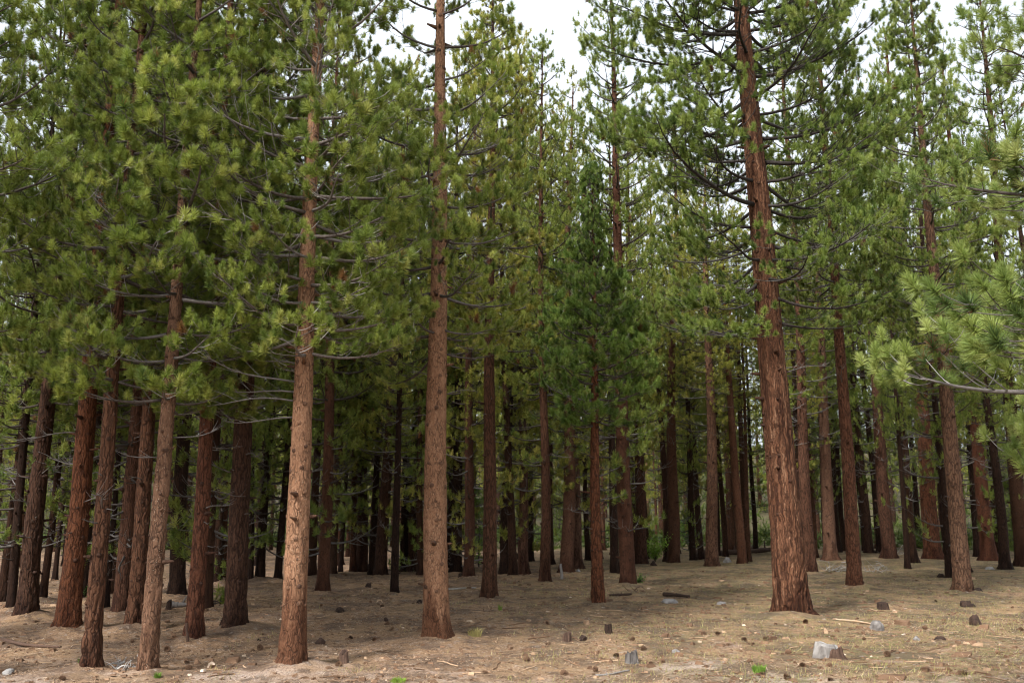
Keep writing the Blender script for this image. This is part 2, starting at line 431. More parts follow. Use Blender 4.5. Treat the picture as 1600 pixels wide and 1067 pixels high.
def branch_shape(rng, L, subs, twigs, slope=0.05, upturn=0.25, pale=0.2, thick=1.0, sides=(6, 4, 3)):
    """one bough along +X: returns wood builder and tuft positions/directions"""
    wood = MB(); tp, td = [], []
    t = np.linspace(0, 1, 9)
    ph = rng.uniform(0, 6.28, 2)
    pts = np.stack([L * t, L * (0.05 * np.sin(3.1 * t + ph[0]) + 0.025 * np.sin(8 * t + ph[1])) * t, L * (slope * t + upturn * t ** 2.2 - 0.05 * np.sin(math.pi * t))], 1)
    r0 = thick * (0.009 + 0.0105 * L)
    wood.tube(pts, r0 * (1 - t) ** 0.8 + 0.005, sides[0], 0.35 + 0.3 * pale)
    def at(s):
        k = s * 8; i = min(int(k), 7); f = k - i
        return pts[i] * (1 - f) + pts[i + 1] * f, (pts[i + 1] - pts[i]) / np.linalg.norm(pts[i + 1] - pts[i])
    side = 1
    ss = np.sort(rng.uniform(0.2, 0.97, subs)); ss[-1] = 0.985
    for s in ss:
        p, d = at(s); side = -side
        l = L * (0.42 * (1 - s) + 0.13) * rng.uniform(0.75, 1.25)
        ang = math.radians(rng.uniform(32, 68)) * side
        hd = np.array([d[0] * math.cos(ang) - d[1] * math.sin(ang), d[0] * math.sin(ang) + d[1] * math.cos(ang), 0]); hd /= np.linalg.norm(hd)
        el = rng.uniform(-0.15, 0.45)
        q = np.linspace(0, 1, 6)
        sub = p[None] + np.outer(l * q, hd) + np.outer(l * (el * q + rng.uniform(0.15, 0.6) * q ** 2), [0, 0, 1.0])
        sub += np.outer(np.sin(q * 4 + rng.uniform(0, 6)) * 0.05 * l * q, np.cross(hd, [0, 0, 1.0]))
        wood.tube(sub, (0.0045 + 0.006 * l) * thick * (1 - q * 0.7), sides[1], rng.uniform(0.3, 0.5) + 0.8 * pale * rng.random())
        tp.append(sub[-1]); td.append(sub[-1] - sub[-2] + np.array([0, 0, 0.25 * l / 5]))
        for w in range(twigs):
            s2 = rng.uniform(0.3, 0.95); i = int(s2 * 5); b = sub[i] * (1 - (s2 * 5 - i)) + sub[min(i + 1, 5)] * (s2 * 5 - i)
            a2 = math.radians(rng.uniform(25, 75)) * (1 if rng.random() < 0.5 else -1)
            h2 = np.array([hd[0] * math.cos(a2) - hd[1] * math.sin(a2), hd[0] * math.sin(a2) + hd[1] * math.cos(a2), 0])
            l2 = rng.uniform(0.14, 0.36) * (0.7 + 0.15 * L)
            q2 = np.linspace(0, 1, 4); up = rng.uniform(0.25, 1.1)
            tw = b[None] + np.outer(l2 * q2, h2) + np.outer(l2 * up * q2 ** 1.8, [0, 0, 1.0])
            wood.tube(tw, 0.0045 * thick * (1.1 - q2 * 0.4), sides[2], rng.uniform(0.3, 0.5) + 0.9 * pale * rng.random(), cap=False)
            tp.append(tw[-1]); td.append(tw[-1] - tw[-2] + np.array([0, 0, 0.05]))
            if rng.random() < 0.12:
                tp.append(tw[2] + rng.normal(0, 0.03, 3)); td.append(np.array([h2[0], h2[1], 0.4]) + rng.normal(0, 0.3, 3))
    p, d = at(0.999); tp.append(p); td.append(d + np.array([0, 0, 0.3]))
    return wood, np.array(tp), np.array(td)

BOUGHS = {}
def bough_library():
    rng = np.random.default_rng(11)
    for cls, (L, subs, tw, nv) in {'xl': (3.4, 24, 3, 5), 'l': (2.3, 14, 2, 6), 'm': (1.45, 10, 2, 6), 's': (0.8, 7, 1, 4)}.items():
        out = []
        for k in range(nv):
            wood, tp, td = branch_shape(rng, L, subs, tw, rng.uniform(-0.05, 0.1), rng.uniform(0.1, 0.32), pale=rng.random())
            mb = MB(); needles(mb, tp, td, rng, 165, 0.0092, 0.122)
            out.append((wood.mesh('bough_wood', WOOD), mb.mesh('bough_needles', NEEDLE, False)))
        BOUGHS[cls] = (L, out)
bough_library()

def crown_mesh(rng, Lc, R, count, width, whorl=0.42, per=4.2, density=1.0, conical=0.0, sides=(4, 3, 3), snags=0, length=0.14):
    """a whole crown Lc tall, base radius R, origin at crown base"""
    wood, nd = MB(), MB()
    z = 0.0
    while z < Lc:
        u = z / Lc
        prof = (1 - u) ** (0.5 + 0.6 * conical) * min(1.0, 0.5 + 2.4 * u)
        n = max(2, int(rng.normal(per, 0.8)))
        a0 = rng.uniform(0, 6.28)
        for k in range(n):
            L = max(0.3, R * prof * rng.uniform(0.65, 1.18))
            if rng.random() < 0.08: continue
            subs = max(3, int((3.2 + 4.0 * L) * density)); tw = 1 if L < 1.1 else 2
            w, tp, td = branch_shape(rng, L, subs, tw, 0.0 + 0.65 * u ** 1.2 + rng.uniform(-0.12, 0.12), rng.uniform(0.08, 0.3), 0.2, 1.0, sides)
            a = a0 + k * 6.283 / n + rng.normal(0, 0.22); c, s = math.cos(a), math.sin(a)
            M = np.array([[c, s, 0], [-s, c, 0], [0, 0, 1]])
            off = np.array([0, 0, z + rng.normal(0, 0.06)])
            for v, f, t in zip(w.v, w.f, w.t): pass
            V = np.concatenate(w.v) @ M + off
            wood.add(V, np.concatenate(w.f), np.concatenate(w.t))
            tint = np.clip(rng.normal(0.5 + rng.normal(0, 0.07), 0.14, len(tp)), 0.08, 1)
            if rng.random() < 0.006: tint[:] = 0.0
            needles(nd, tp @ M + off, td @ M, rng, count, width, length, tint)
        z += whorl * rng.uniform(0.7, 1.3)
    for k in range(snags):                     # thin dead boughs under the live crown, a few still with needles
        L = R * rng.uniform(0.2, 0.75); a = rng.uniform(0, 6.28); c, s = math.cos(a), math.sin(a)
        w, tp, td = branch_shape(rng, L, 4, 1, rng.uniform(-0.25, 0.2), rng.uniform(-0.1, 0.25), rng.random(), 0.9, sides)
        M = np.array([[c, s, 0], [-s, c, 0], [0, 0, 1]]); off = np.array([0, 0, -2.6 * rng.random() ** 1.3])
        wood.add(np.concatenate(w.v) @ M + off, np.concatenate(w.f), np.clip(np.concatenate(w.t) + 0.12, 0, 1))
        if rng.random() < 0.4: needles(nd, tp @ M + off, td @ M, rng, count, width, 0.15)
    needles(nd, np.array([[0, 0, Lc + 0.1]]), np.array([[0, 0, 1.0]]), rng, count * 2, width)
    return wood.mesh('crown_wood', WOOD), nd.mesh('crown_needles', NEEDLE, False)

_r = np.random.default_rng(5)
MID = [crown_mesh(_r, 12.0, 2.1, 38, 0.0185, whorl=0.48, density=0.78, snags=22) for k in range(6)]
FAR = [crown_mesh(_r, 12.0, 2.3, 16, 0.034, whorl=0.58, length=0.16, per=4.0, density=0.75, snags=12) for k in range(4)]
YOUNG = [crown_mesh(_r, 4.0, 1.25, 26, 0.014, whorl=0.3, per=5, conical=0.6) for k in range(2)]

def trunk_mesh(rng, H, r0, zmax, segs, dz, rough, mats, knots=True, knot_from=0.8, bend=0.0, flare=0.36, power=0.85, name='trunk', old_bark=0.7):
    mb = MB()
    z = np.concatenate([np.arange(-0.35, 0.6, dz * 0.6), np.arange(0.6, zmax, dz)])
    a = np.linspace(0, 2 * math.pi, segs, endpoint=False)
    Z, A = np.meshgrid(z, a, indexing='ij')
    s = int(rng.integers(0, 9999))
    base = r0 * np.clip(1 - Z / H, 0.02, 1) ** power
    ca, sa = np.cos(A), np.sin(A)
    lobes = 1 + (flare * np.exp(-np.clip(Z, 0, 9) / 0.24)) * (1 + 1.1 * vnoise(ca * 2.2, sa * 2.2, s * 0.1, s + 40) + 0.4 * vnoise(ca * 5, sa * 5, Z, s + 41))
    ca, sa = np.cos(A), np.sin(A)
    amp = rough * (np.clip(1.25 - Z / 7.0, 0.3, 1.25) + 0.9 * np.clip(1.2 - Z, 0, 1))
    q = r0 * 11
    rid = 1 - np.abs(vnoise(ca * q + 0.6 * vnoise(ca * 3, sa * 3, Z * 2.0, s), sa * q, Z * 2.6, s + 3)) * 2
    fine = vnoise(ca * q * 2.6, sa * q * 2.6, Z * 9, s + 9)
    r = base * lobes - amp * np.clip(rid, 0, 1) ** 2 + amp * 0.45 * fine + 0.02 * r0 * vnoise(ca * 1.5, sa * 1.5, Z * 0.8, s + 4)
    bx = bend * np.sin(Z / 3.1 + s) + 0.012 * np.sin(Z / 1.3 + 2 * s); by = bend * np.sin(Z / 2.7 + 2 * s)
    k = np.clip(Z / 2, 0, 1)
    V = np.stack([r * ca + bx * k, r * sa + by * k, Z], 2).reshape(-1, 3)
    n = len(z)
    i, j = np.meshgrid(np.arange(n - 1), np.arange(segs), indexing='ij')
    a0 = (i * segs + j).ravel(); a1 = (i * segs + (j + 1) % segs).ravel()
    old = np.clip(0.5 + 0.45 * (old_bark + 0.55 * fbm(ca * 2.2, sa * 2.2, Z * 1.6, 3, s + 30) - Z) / 0.9, 0.5, 1.0)
    mb.add(V, np.concatenate([np.stack([a0, a1, a1 + segs], 1), np.stack([a0, a1 + segs, a0 + segs], 1)]), old.ravel())
    me = mb.mesh(name, mats)
    kn = None
    if knots:
        kb = MB(); zz = knot_from
        while zz < zmax - 0.2:
            a_0 = rng.uniform(0, 6.28)
            for m_ in range(int(rng.integers(3, 6))):
                an = a_0 + m_ * 1.35 + rng.normal(0, 0.3); zk = zz + rng.normal(0, 0.03)
                rr = r0 * max(0.05, 1 - zk / H) ** power
                ks = min(1.0, 0.5 + r0 * 1.6) * rng.uniform(0.7, 1.25)
                d = np.array([math.cos(an), math.sin(an), 0.12])
                kk = min(max(zk, 0) / 2, 1)
                o = np.array([bend * math.sin(zk / 3.1 + s) + 0.012 * math.sin(zk / 1.3 + 2 * s), bend * math.sin(zk / 2.7 + 2 * s), 0]) * kk
                p0 = o + np.array([0, 0, zk]) + d * (rr - 0.03)
                ln = rng.uniform(0.008, 0.02) if rng.random() < 0.84 else rng.uniform(0.05, 0.26)
                kb.tube([p0, p0 + d * (0.03 + ln * 0.35), p0 + d * (0.03 + ln)], [0.05 * ks, 0.036 * ks, 0.018 * ks], 7, rng.uniform(0.08, 0.24))
            zz += rng.uniform(0.24, 0.42)
        kn = kb.mesh('branch_scars', mats)
    return me, kn

_r = np.random.default_rng(77)
TRUNKS = []
for k in range(6):   # generic 20 m trunk, base radius 0.3, resized for each mid and far tree
    TRUNKS.append(trunk_mesh(_r, 21.5, 0.30, 20.6, 28, 0.16, 0.02, BARK_PLATE if k % 3 else BARK, bend=0.09))

# ----------------------------------------------------------------- trees
STAND = 'pines of the forest stand'
G_DEEP, G_MID, G_YEL, G_BLUE, G_PALE = (1.0, 1.0, 0.9), (1.05, 1.03, 0.95), (1.5, 1.22, 1.1), (0.82, 0.97, 0.92), (1.1, 1.12, 1.35)
B_TAN, B_ORG, B_BRN, B_DRK, B_GRY, B_RED = (0.92, 0.84, 0.73), (0.48, 0.31, 0.22), (0.38, 0.30, 0.25), (0.24, 0.20, 0.18), (0.58, 0.54, 0.50), (0.48, 0.37, 0.30)
in_view_margin = 60

def tree_root(p, label, lean=(0, 0), rz=0.0, group=STAND):
    o = link('pine_tree', None, None, p, (0, 0, 0))
    o.empty_display_size = 0.3
    o.rotation_euler = (math.radians(lean[1]), math.radians(lean[0]), 0)
    return tag(o, label, 'tree', group)

def near_tree(p, dia, zc, R, H, bark, green, label, seed, lean=(0, 0), mat=None, segs=48, dz=0.05, rough=0.018, whorl=0.58, per=3.8,
              conical=0.0, droop=0.0, ztop_frame=None, power=0.85, bend=0.03, skip=None, knot_from=0.9, pale=1.0, flare=0.36, dead=(), old_bark=0.55):
    """a tree close enough to tell its boughs apart: trunk (> branch_scars, dead_branch), crown (> branch, needles), treetop"""
    rng = np.random.default_rng(seed)
    root = tree_root(p, label, lean)
    zmax = H - 0.15
    me, kn = trunk_mesh(rng, H, dia / 2, zmax, segs, dz, rough, mat or BARK, True, knot_from, bend, flare, power, old_bark=old_bark)
    tr = link('trunk', me, root, color=bark)
    ks = link('branch_scars', kn, tr, color=bark); ks['kind'] = 'stuff'
    crown = link('crown', None, root, (0, 0, zc)); crown.empty_display_size = 0.3
    zf = ztop_frame if ztop_frame else H
    z = zc
    while z < min(H - 0.2, zf):
        u = (z - zc) / (H - zc)
        prof = (1 - u) ** (0.6 + 0.5 * conical) * min(1.0, 0.62 + 2.2 * u)
        n = max(2, int(rng.normal(per, 0.8))); a0 = rng.uniform(0, 6.28)
        for k in range(n):
            L = max(0.4, R * prof * rng.uniform(0.68, 1.2))
            a = a0 + 6.283 * k / n + rng.normal(0, 0.25)
            if skip and skip(a, z, rng): continue
            cls = 'xl' if L > 2.8 else 'l' if L > 1.75 else 'm' if L > 1.0 else 's'
            L0, var = BOUGHS[cls]
            wm, nm = var[int(rng.integers(len(var)))]
            s = L / L0
            el = -0.12 - droop + 0.75 * u ** 1.1 + rng.normal(0, 0.1)
            rr = dia / 2 * (1 - z / H) ** power
            zz = z + rng.normal(0, 0.045)
            rot = Euler((rng.normal(0, 0.12), -el, a))
            st = min(max(s, 0.85), 1.15)
            loc = (math.cos(a) * (rr - 0.03), math.sin(a) * (rr - 0.03), zz - zc)
            sc_ = (s, s * rng.uniform(0.9, 1.15), st)
            g = 1 + rng.normal(0, 0.07)
            link('branch', wm, crown, loc, rot, sc_, (pale, pale, pale))
            link('needles', nm, crown, loc, rot, sc_, tuple(c * g for c in green))
        z += whorl * rng.uniform(0.7, 1.3)
    if ztop_frame and zf < H - 1.0:
        tw, tn = MID[seed % len(MID)]
        sz = (H - zf) / 12.0
        u = (zf - zc) / (H - zc)
        sr = R * (1 - u) ** (0.6 + 0.5 * conical) / 2.1
        top = link('treetop', tn, root, (0, 0, zf), (0, 0, seed * 1.3), (sr, sr, sz), green)
        link('treetop_branches', tw, top)
    if not dead:
        dead = [(rng.uniform(1.6, zc), rng.uniform(0, 360), rng.choice([0.12, 0.2, 0.35, 0.7, 1.0]), rng.uniform(-12, 20)) for k_ in range(9)]
    # short bare dead boughs: (height, azimuth degrees, length, elevation degrees)
    for (h, az, ln, el) in dead:
        b = MB(); q = np.linspace(0, 1, 7)
        ph = rng.uniform(0, 6, 2)
        pts = np.stack([ln * q, 0.06 * ln * np.sin(q * 5 + ph[0]) * q, ln * (0.12 * np.sin(q * 3 + ph[1]) * q)], 1)
        b.tube(pts, (0.006 + 0.005 * ln) * (1 - q) ** 0.7 + 0.003, 6, 0.62)
        for m_ in range(int(ln * 9)):
            s0 = rng.uniform(0.25, 0.95); i = int(s0 * 6)
            a2 = rng.uniform(0.4, 1.2) * rng.choice([-1, 1]); l2 = ln * rng.uniform(0.12, 0.4)
            dd = np.array([math.cos(a2), math.sin(a2) * 0.6, rng.uniform(-0.1, 0.7)])
            q2 = np.linspace(0, 1, 5)
            tw_ = pts[i] + np.outer(l2 * q2, dd) + np.outer(l2 * 0.35 * q2 ** 2, [0.2, 0, rng.uniform(-0.5, 1)])
            b.tube(tw_, 0.0035 * (1.2 - q2), 4, rng.uniform(0.6, 0.95))
        rr = dia / 2 * (1 - h / H) ** power
        a = math.radians(az)
        link('dead_branch', b.mesh('dead_branch', WOOD), tr, (math.cos(a) * (rr - 0.03), math.sin(a) * (rr - 0.03), h), (0, -math.radians(el), a), color=(1, 1, 1))
    return root

_mid_n = [0]
def mid_tree(p, dia, zc, R, H, bark, green, label, seed, lean=(0, 0), far=False, group=STAND, mat=None):
    rng = random.Random(seed)
    root = tree_root(p, label, lean, group=group)
    k = rng.randrange(len(TRUNKS))
    me, kn = TRUNKS[k]
    s = dia / 0.60; sz = (H - 0.2) / 20.6
    rz = rng.uniform(0, 6.28)
    bark = tuple(c * (0.75 if far else 0.54) for c in bark)  # canopy shade of the inner trunks put into the bark colour
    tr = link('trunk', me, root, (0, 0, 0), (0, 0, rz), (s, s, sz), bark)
    if not far:
        ks = link('branch_scars', kn, tr, color=bark); ks['kind'] = 'stuff'
    lib = FAR if far else MID
    wm, nm = lib[rng.randrange(len(lib))]
    cz = (H - zc) / 12.0; cr = R / 2.1
    cr_ = link('crown', nm, root, (0, 0, zc), (0, 0, rng.uniform(0, 6.28)), (cr, cr, cz), green)
    link('branches', wm, cr_, color=(0.8, 0.8, 0.8))
    return root

def open_front(share):
    """few boughs on the side towards the clearing, so the bole shows up into the crown"""
    return lambda a, z, rng: math.cos(a + math.pi / 2) > 0.7 and rng.random() < share

LANDMARKS = [(120, 'beside the orange-barked left pine'), (265, 'around the sap-flecked grey pine'), (410, 'around the thick blackish pine'), (570, 'right of the pale tan front pine'),
             (722, 'around the central tan pine'), (850, 'around the brown scarred pine'), (1020, 'around the small conical pine'), (1180, 'left of the thickest reddish tree'),
             (1290, 'around the thickest reddish tree'), (1420, 'around the slender red-brown pine'), (1530, 'around the grey-brown right pine'), (9999, 'at the right edge of the photo')]
def landmark(px):
    return next(t for x, t in LANDMARKS if px < x)

# columns: base x, base y, trunk width in photo px, crown-base row, crown radius m, tree height m, bark, needles, label[, options]
NEAR = [
 (456, 1045, 41, 560, 2.15, 15.5, B_TAN, G_MID, 'pale tan pine with smooth lit bark, nearest of the left-hand trees, dead grey twigs above',
    dict(segs=72, dz=0.035, rough=0.009, mat='tan', pale=1.5, old_bark=1.25, whorl=0.42, per=4.6, dead=((4.15, 170, 1.5, 8), (4.0, 195, 1.3, 2), (3.75, 182, 1.1, 0), (4.3, 205, 1.6, 12), (4.6, 150, 1.3, 15)))),
 (682, 1002, 42, 555, 2.1, 17.5, B_TAN, (1.12, 1.08, 1.0), 'straight tan pine with flaky bark and ringed branch scars in the middle of the photo',
    dict(segs=72, dz=0.035, rough=0.011, mat='tan', lean=(-0.6, 0), old_bark=0.95, skip=open_front(0.45), dead=((4.75, 185, 0.42, 12), (4.4, 10, 0.6, 10), (4.0, 150, 0.4, 5)))),
 (1238, 962, 54, 505, 3.9, 25.0, B_RED, (0.95, 1.0, 1.0), 'thickest reddish pine with deeply furrowed streaked bark standing alone in front on the right',
    dict(segs=96, dz=0.04, rough=0.026, mat='streak', lean=(-1.6, 0), pale=0.5, droop=0.1, whorl=0.5, per=4.6, flare=0.3, skip=open_front(0.25), old_bark=1.0, knot_from=2.2,
         dead=((4.9, -5, 0.55, 8), (4.5, 5, 0.5, 18), (3.7, 0, 0.42, 20), (5.4, -10, 1.0, 10), (7.4, 178, 1.6, 3)))),
 (230, 1052, 32, 625, 1.9, 15.0, B_GRY, (1.12, 1.1, 0.95), 'slim greyish pine flecked with pale sap spots near the white twig heap',
    dict(mat='speck', lean=(0.5, 0), dead=((3.1, 200, 0.6, 5), (3.4, 10, 0.7, 10)))),
 (140, 1049, 31, 600, 1.8, 15.5, B_BRN, G_DEEP, 'brown pine with a grass tuft at its foot, beside the sap-flecked pine', dict()),
 (104, 986, 38, 595, 2.0, 18.0, B_ORG, G_DEEP, 'orange-barked sturdy pine near the left edge behind the two front trees', dict(rough=0.016)),
 (42, 966, 33, 630, 2.0, 18.5, B_DRK, G_DEEP, 'stout dark-brown pine close to the left edge of the photo', dict(rough=0.016)),
 (210, 984, 29, 625, 2.0, 18.0, B_BRN, G_MID, 'furrowed dark-footed pine just behind the sap-flecked grey pine', dict(rough=0.018)),
 (301, 1002, 30, 640, 1.9, 17.0, (0.45, 0.31, 0.26), G_MID, 'dark red-brown pine with a thin dead stick standing against its foot', dict(rough=0.014)),
 (366, 984, 38, 630, 2.1, 19.0, B_DRK, G_MID, 'thick blackish pine standing left of the pale tan front tree', dict(rough=0.02)),
 (765, 938, 26, 545, 1.9, 18.0, B_BRN, G_YEL, 'brown pine with rows of branch scars, just right of the central tan tree', dict(rough=0.012)),
 (935, 948, 22, 660, 1.75, 10.7, B_ORG, G_BLUE, 'small orange-stemmed pine with a narrow conical dark-green crown', dict(conical=0.9, whorl=0.3, per=5, segs=32)),
 (1337, 918, 25, 500, 2.2, 21.5, (0.5, 0.37, 0.31), (1.0, 1.0, 1.05), 'slender red-brown pine right of the thickest tree, leaning slightly', dict(rough=0.014)),
 (1505, 927, 30, 610, 2.1, 20.0, B_GRY, (1.0, 1.02, 1.05), 'grey-brown pine with a dark root lump beside its foot on the right', dict(rough=0.018)),
]
rowsN = []
for i, (bx, by, w, cy, R, H, bark, green, label, opt) in enumerate(NEAR):
    p, d = ground_at(bx, by)
    dia = w * d / FPX * (1.0 if i < 3 else 0.92)
    zc = height_at(p, cy); zt = height_at(p, -70)
    opt = dict(opt); FEET.append((p.x, p.y, dia))
    opt['mat'] = {'tan': BARK, 'streak': BARK_STREAK, 'speck': BARK_SPECK, None: BARK_PLATE}[opt.get('mat')]
    near_tree(p, dia, zc, R, H, bark, green, label, 100 + i, ztop_frame=zt if zt < H - 1.5 else None, **opt)
    rowsN.append((bx, by, round(d, 1), round(dia, 2), round(zc, 1), round(zt, 1)))

# trees just outside the frame whose boughs reach into it
near_tree(Vector((6.4, 8.6, float(terrain(6.4, 8.6)))), 0.42, 2.7, 2.75, 14.0, B_BRN, G_PALE, 'pale green pine boughs reaching in from the right edge, nearest the camera', 201,
          ztop_frame=8.0, segs=24, dz=0.12, per=5.0, droop=0.06, whorl=0.42, skip=lambda a, z, rng: z > 4.5 and rng.random() < 0.6)
near_tree(Vector((-8.6, 12.2, float(terrain(-8.6, 12.2)))), 0.40, 4.2, 2.3, 15.5, B_BRN, G_DEEP, 'pine boughs hanging in at the upper left edge from a trunk out of view', 202,
          ztop_frame=9.5, segs=24, dz=0.12)

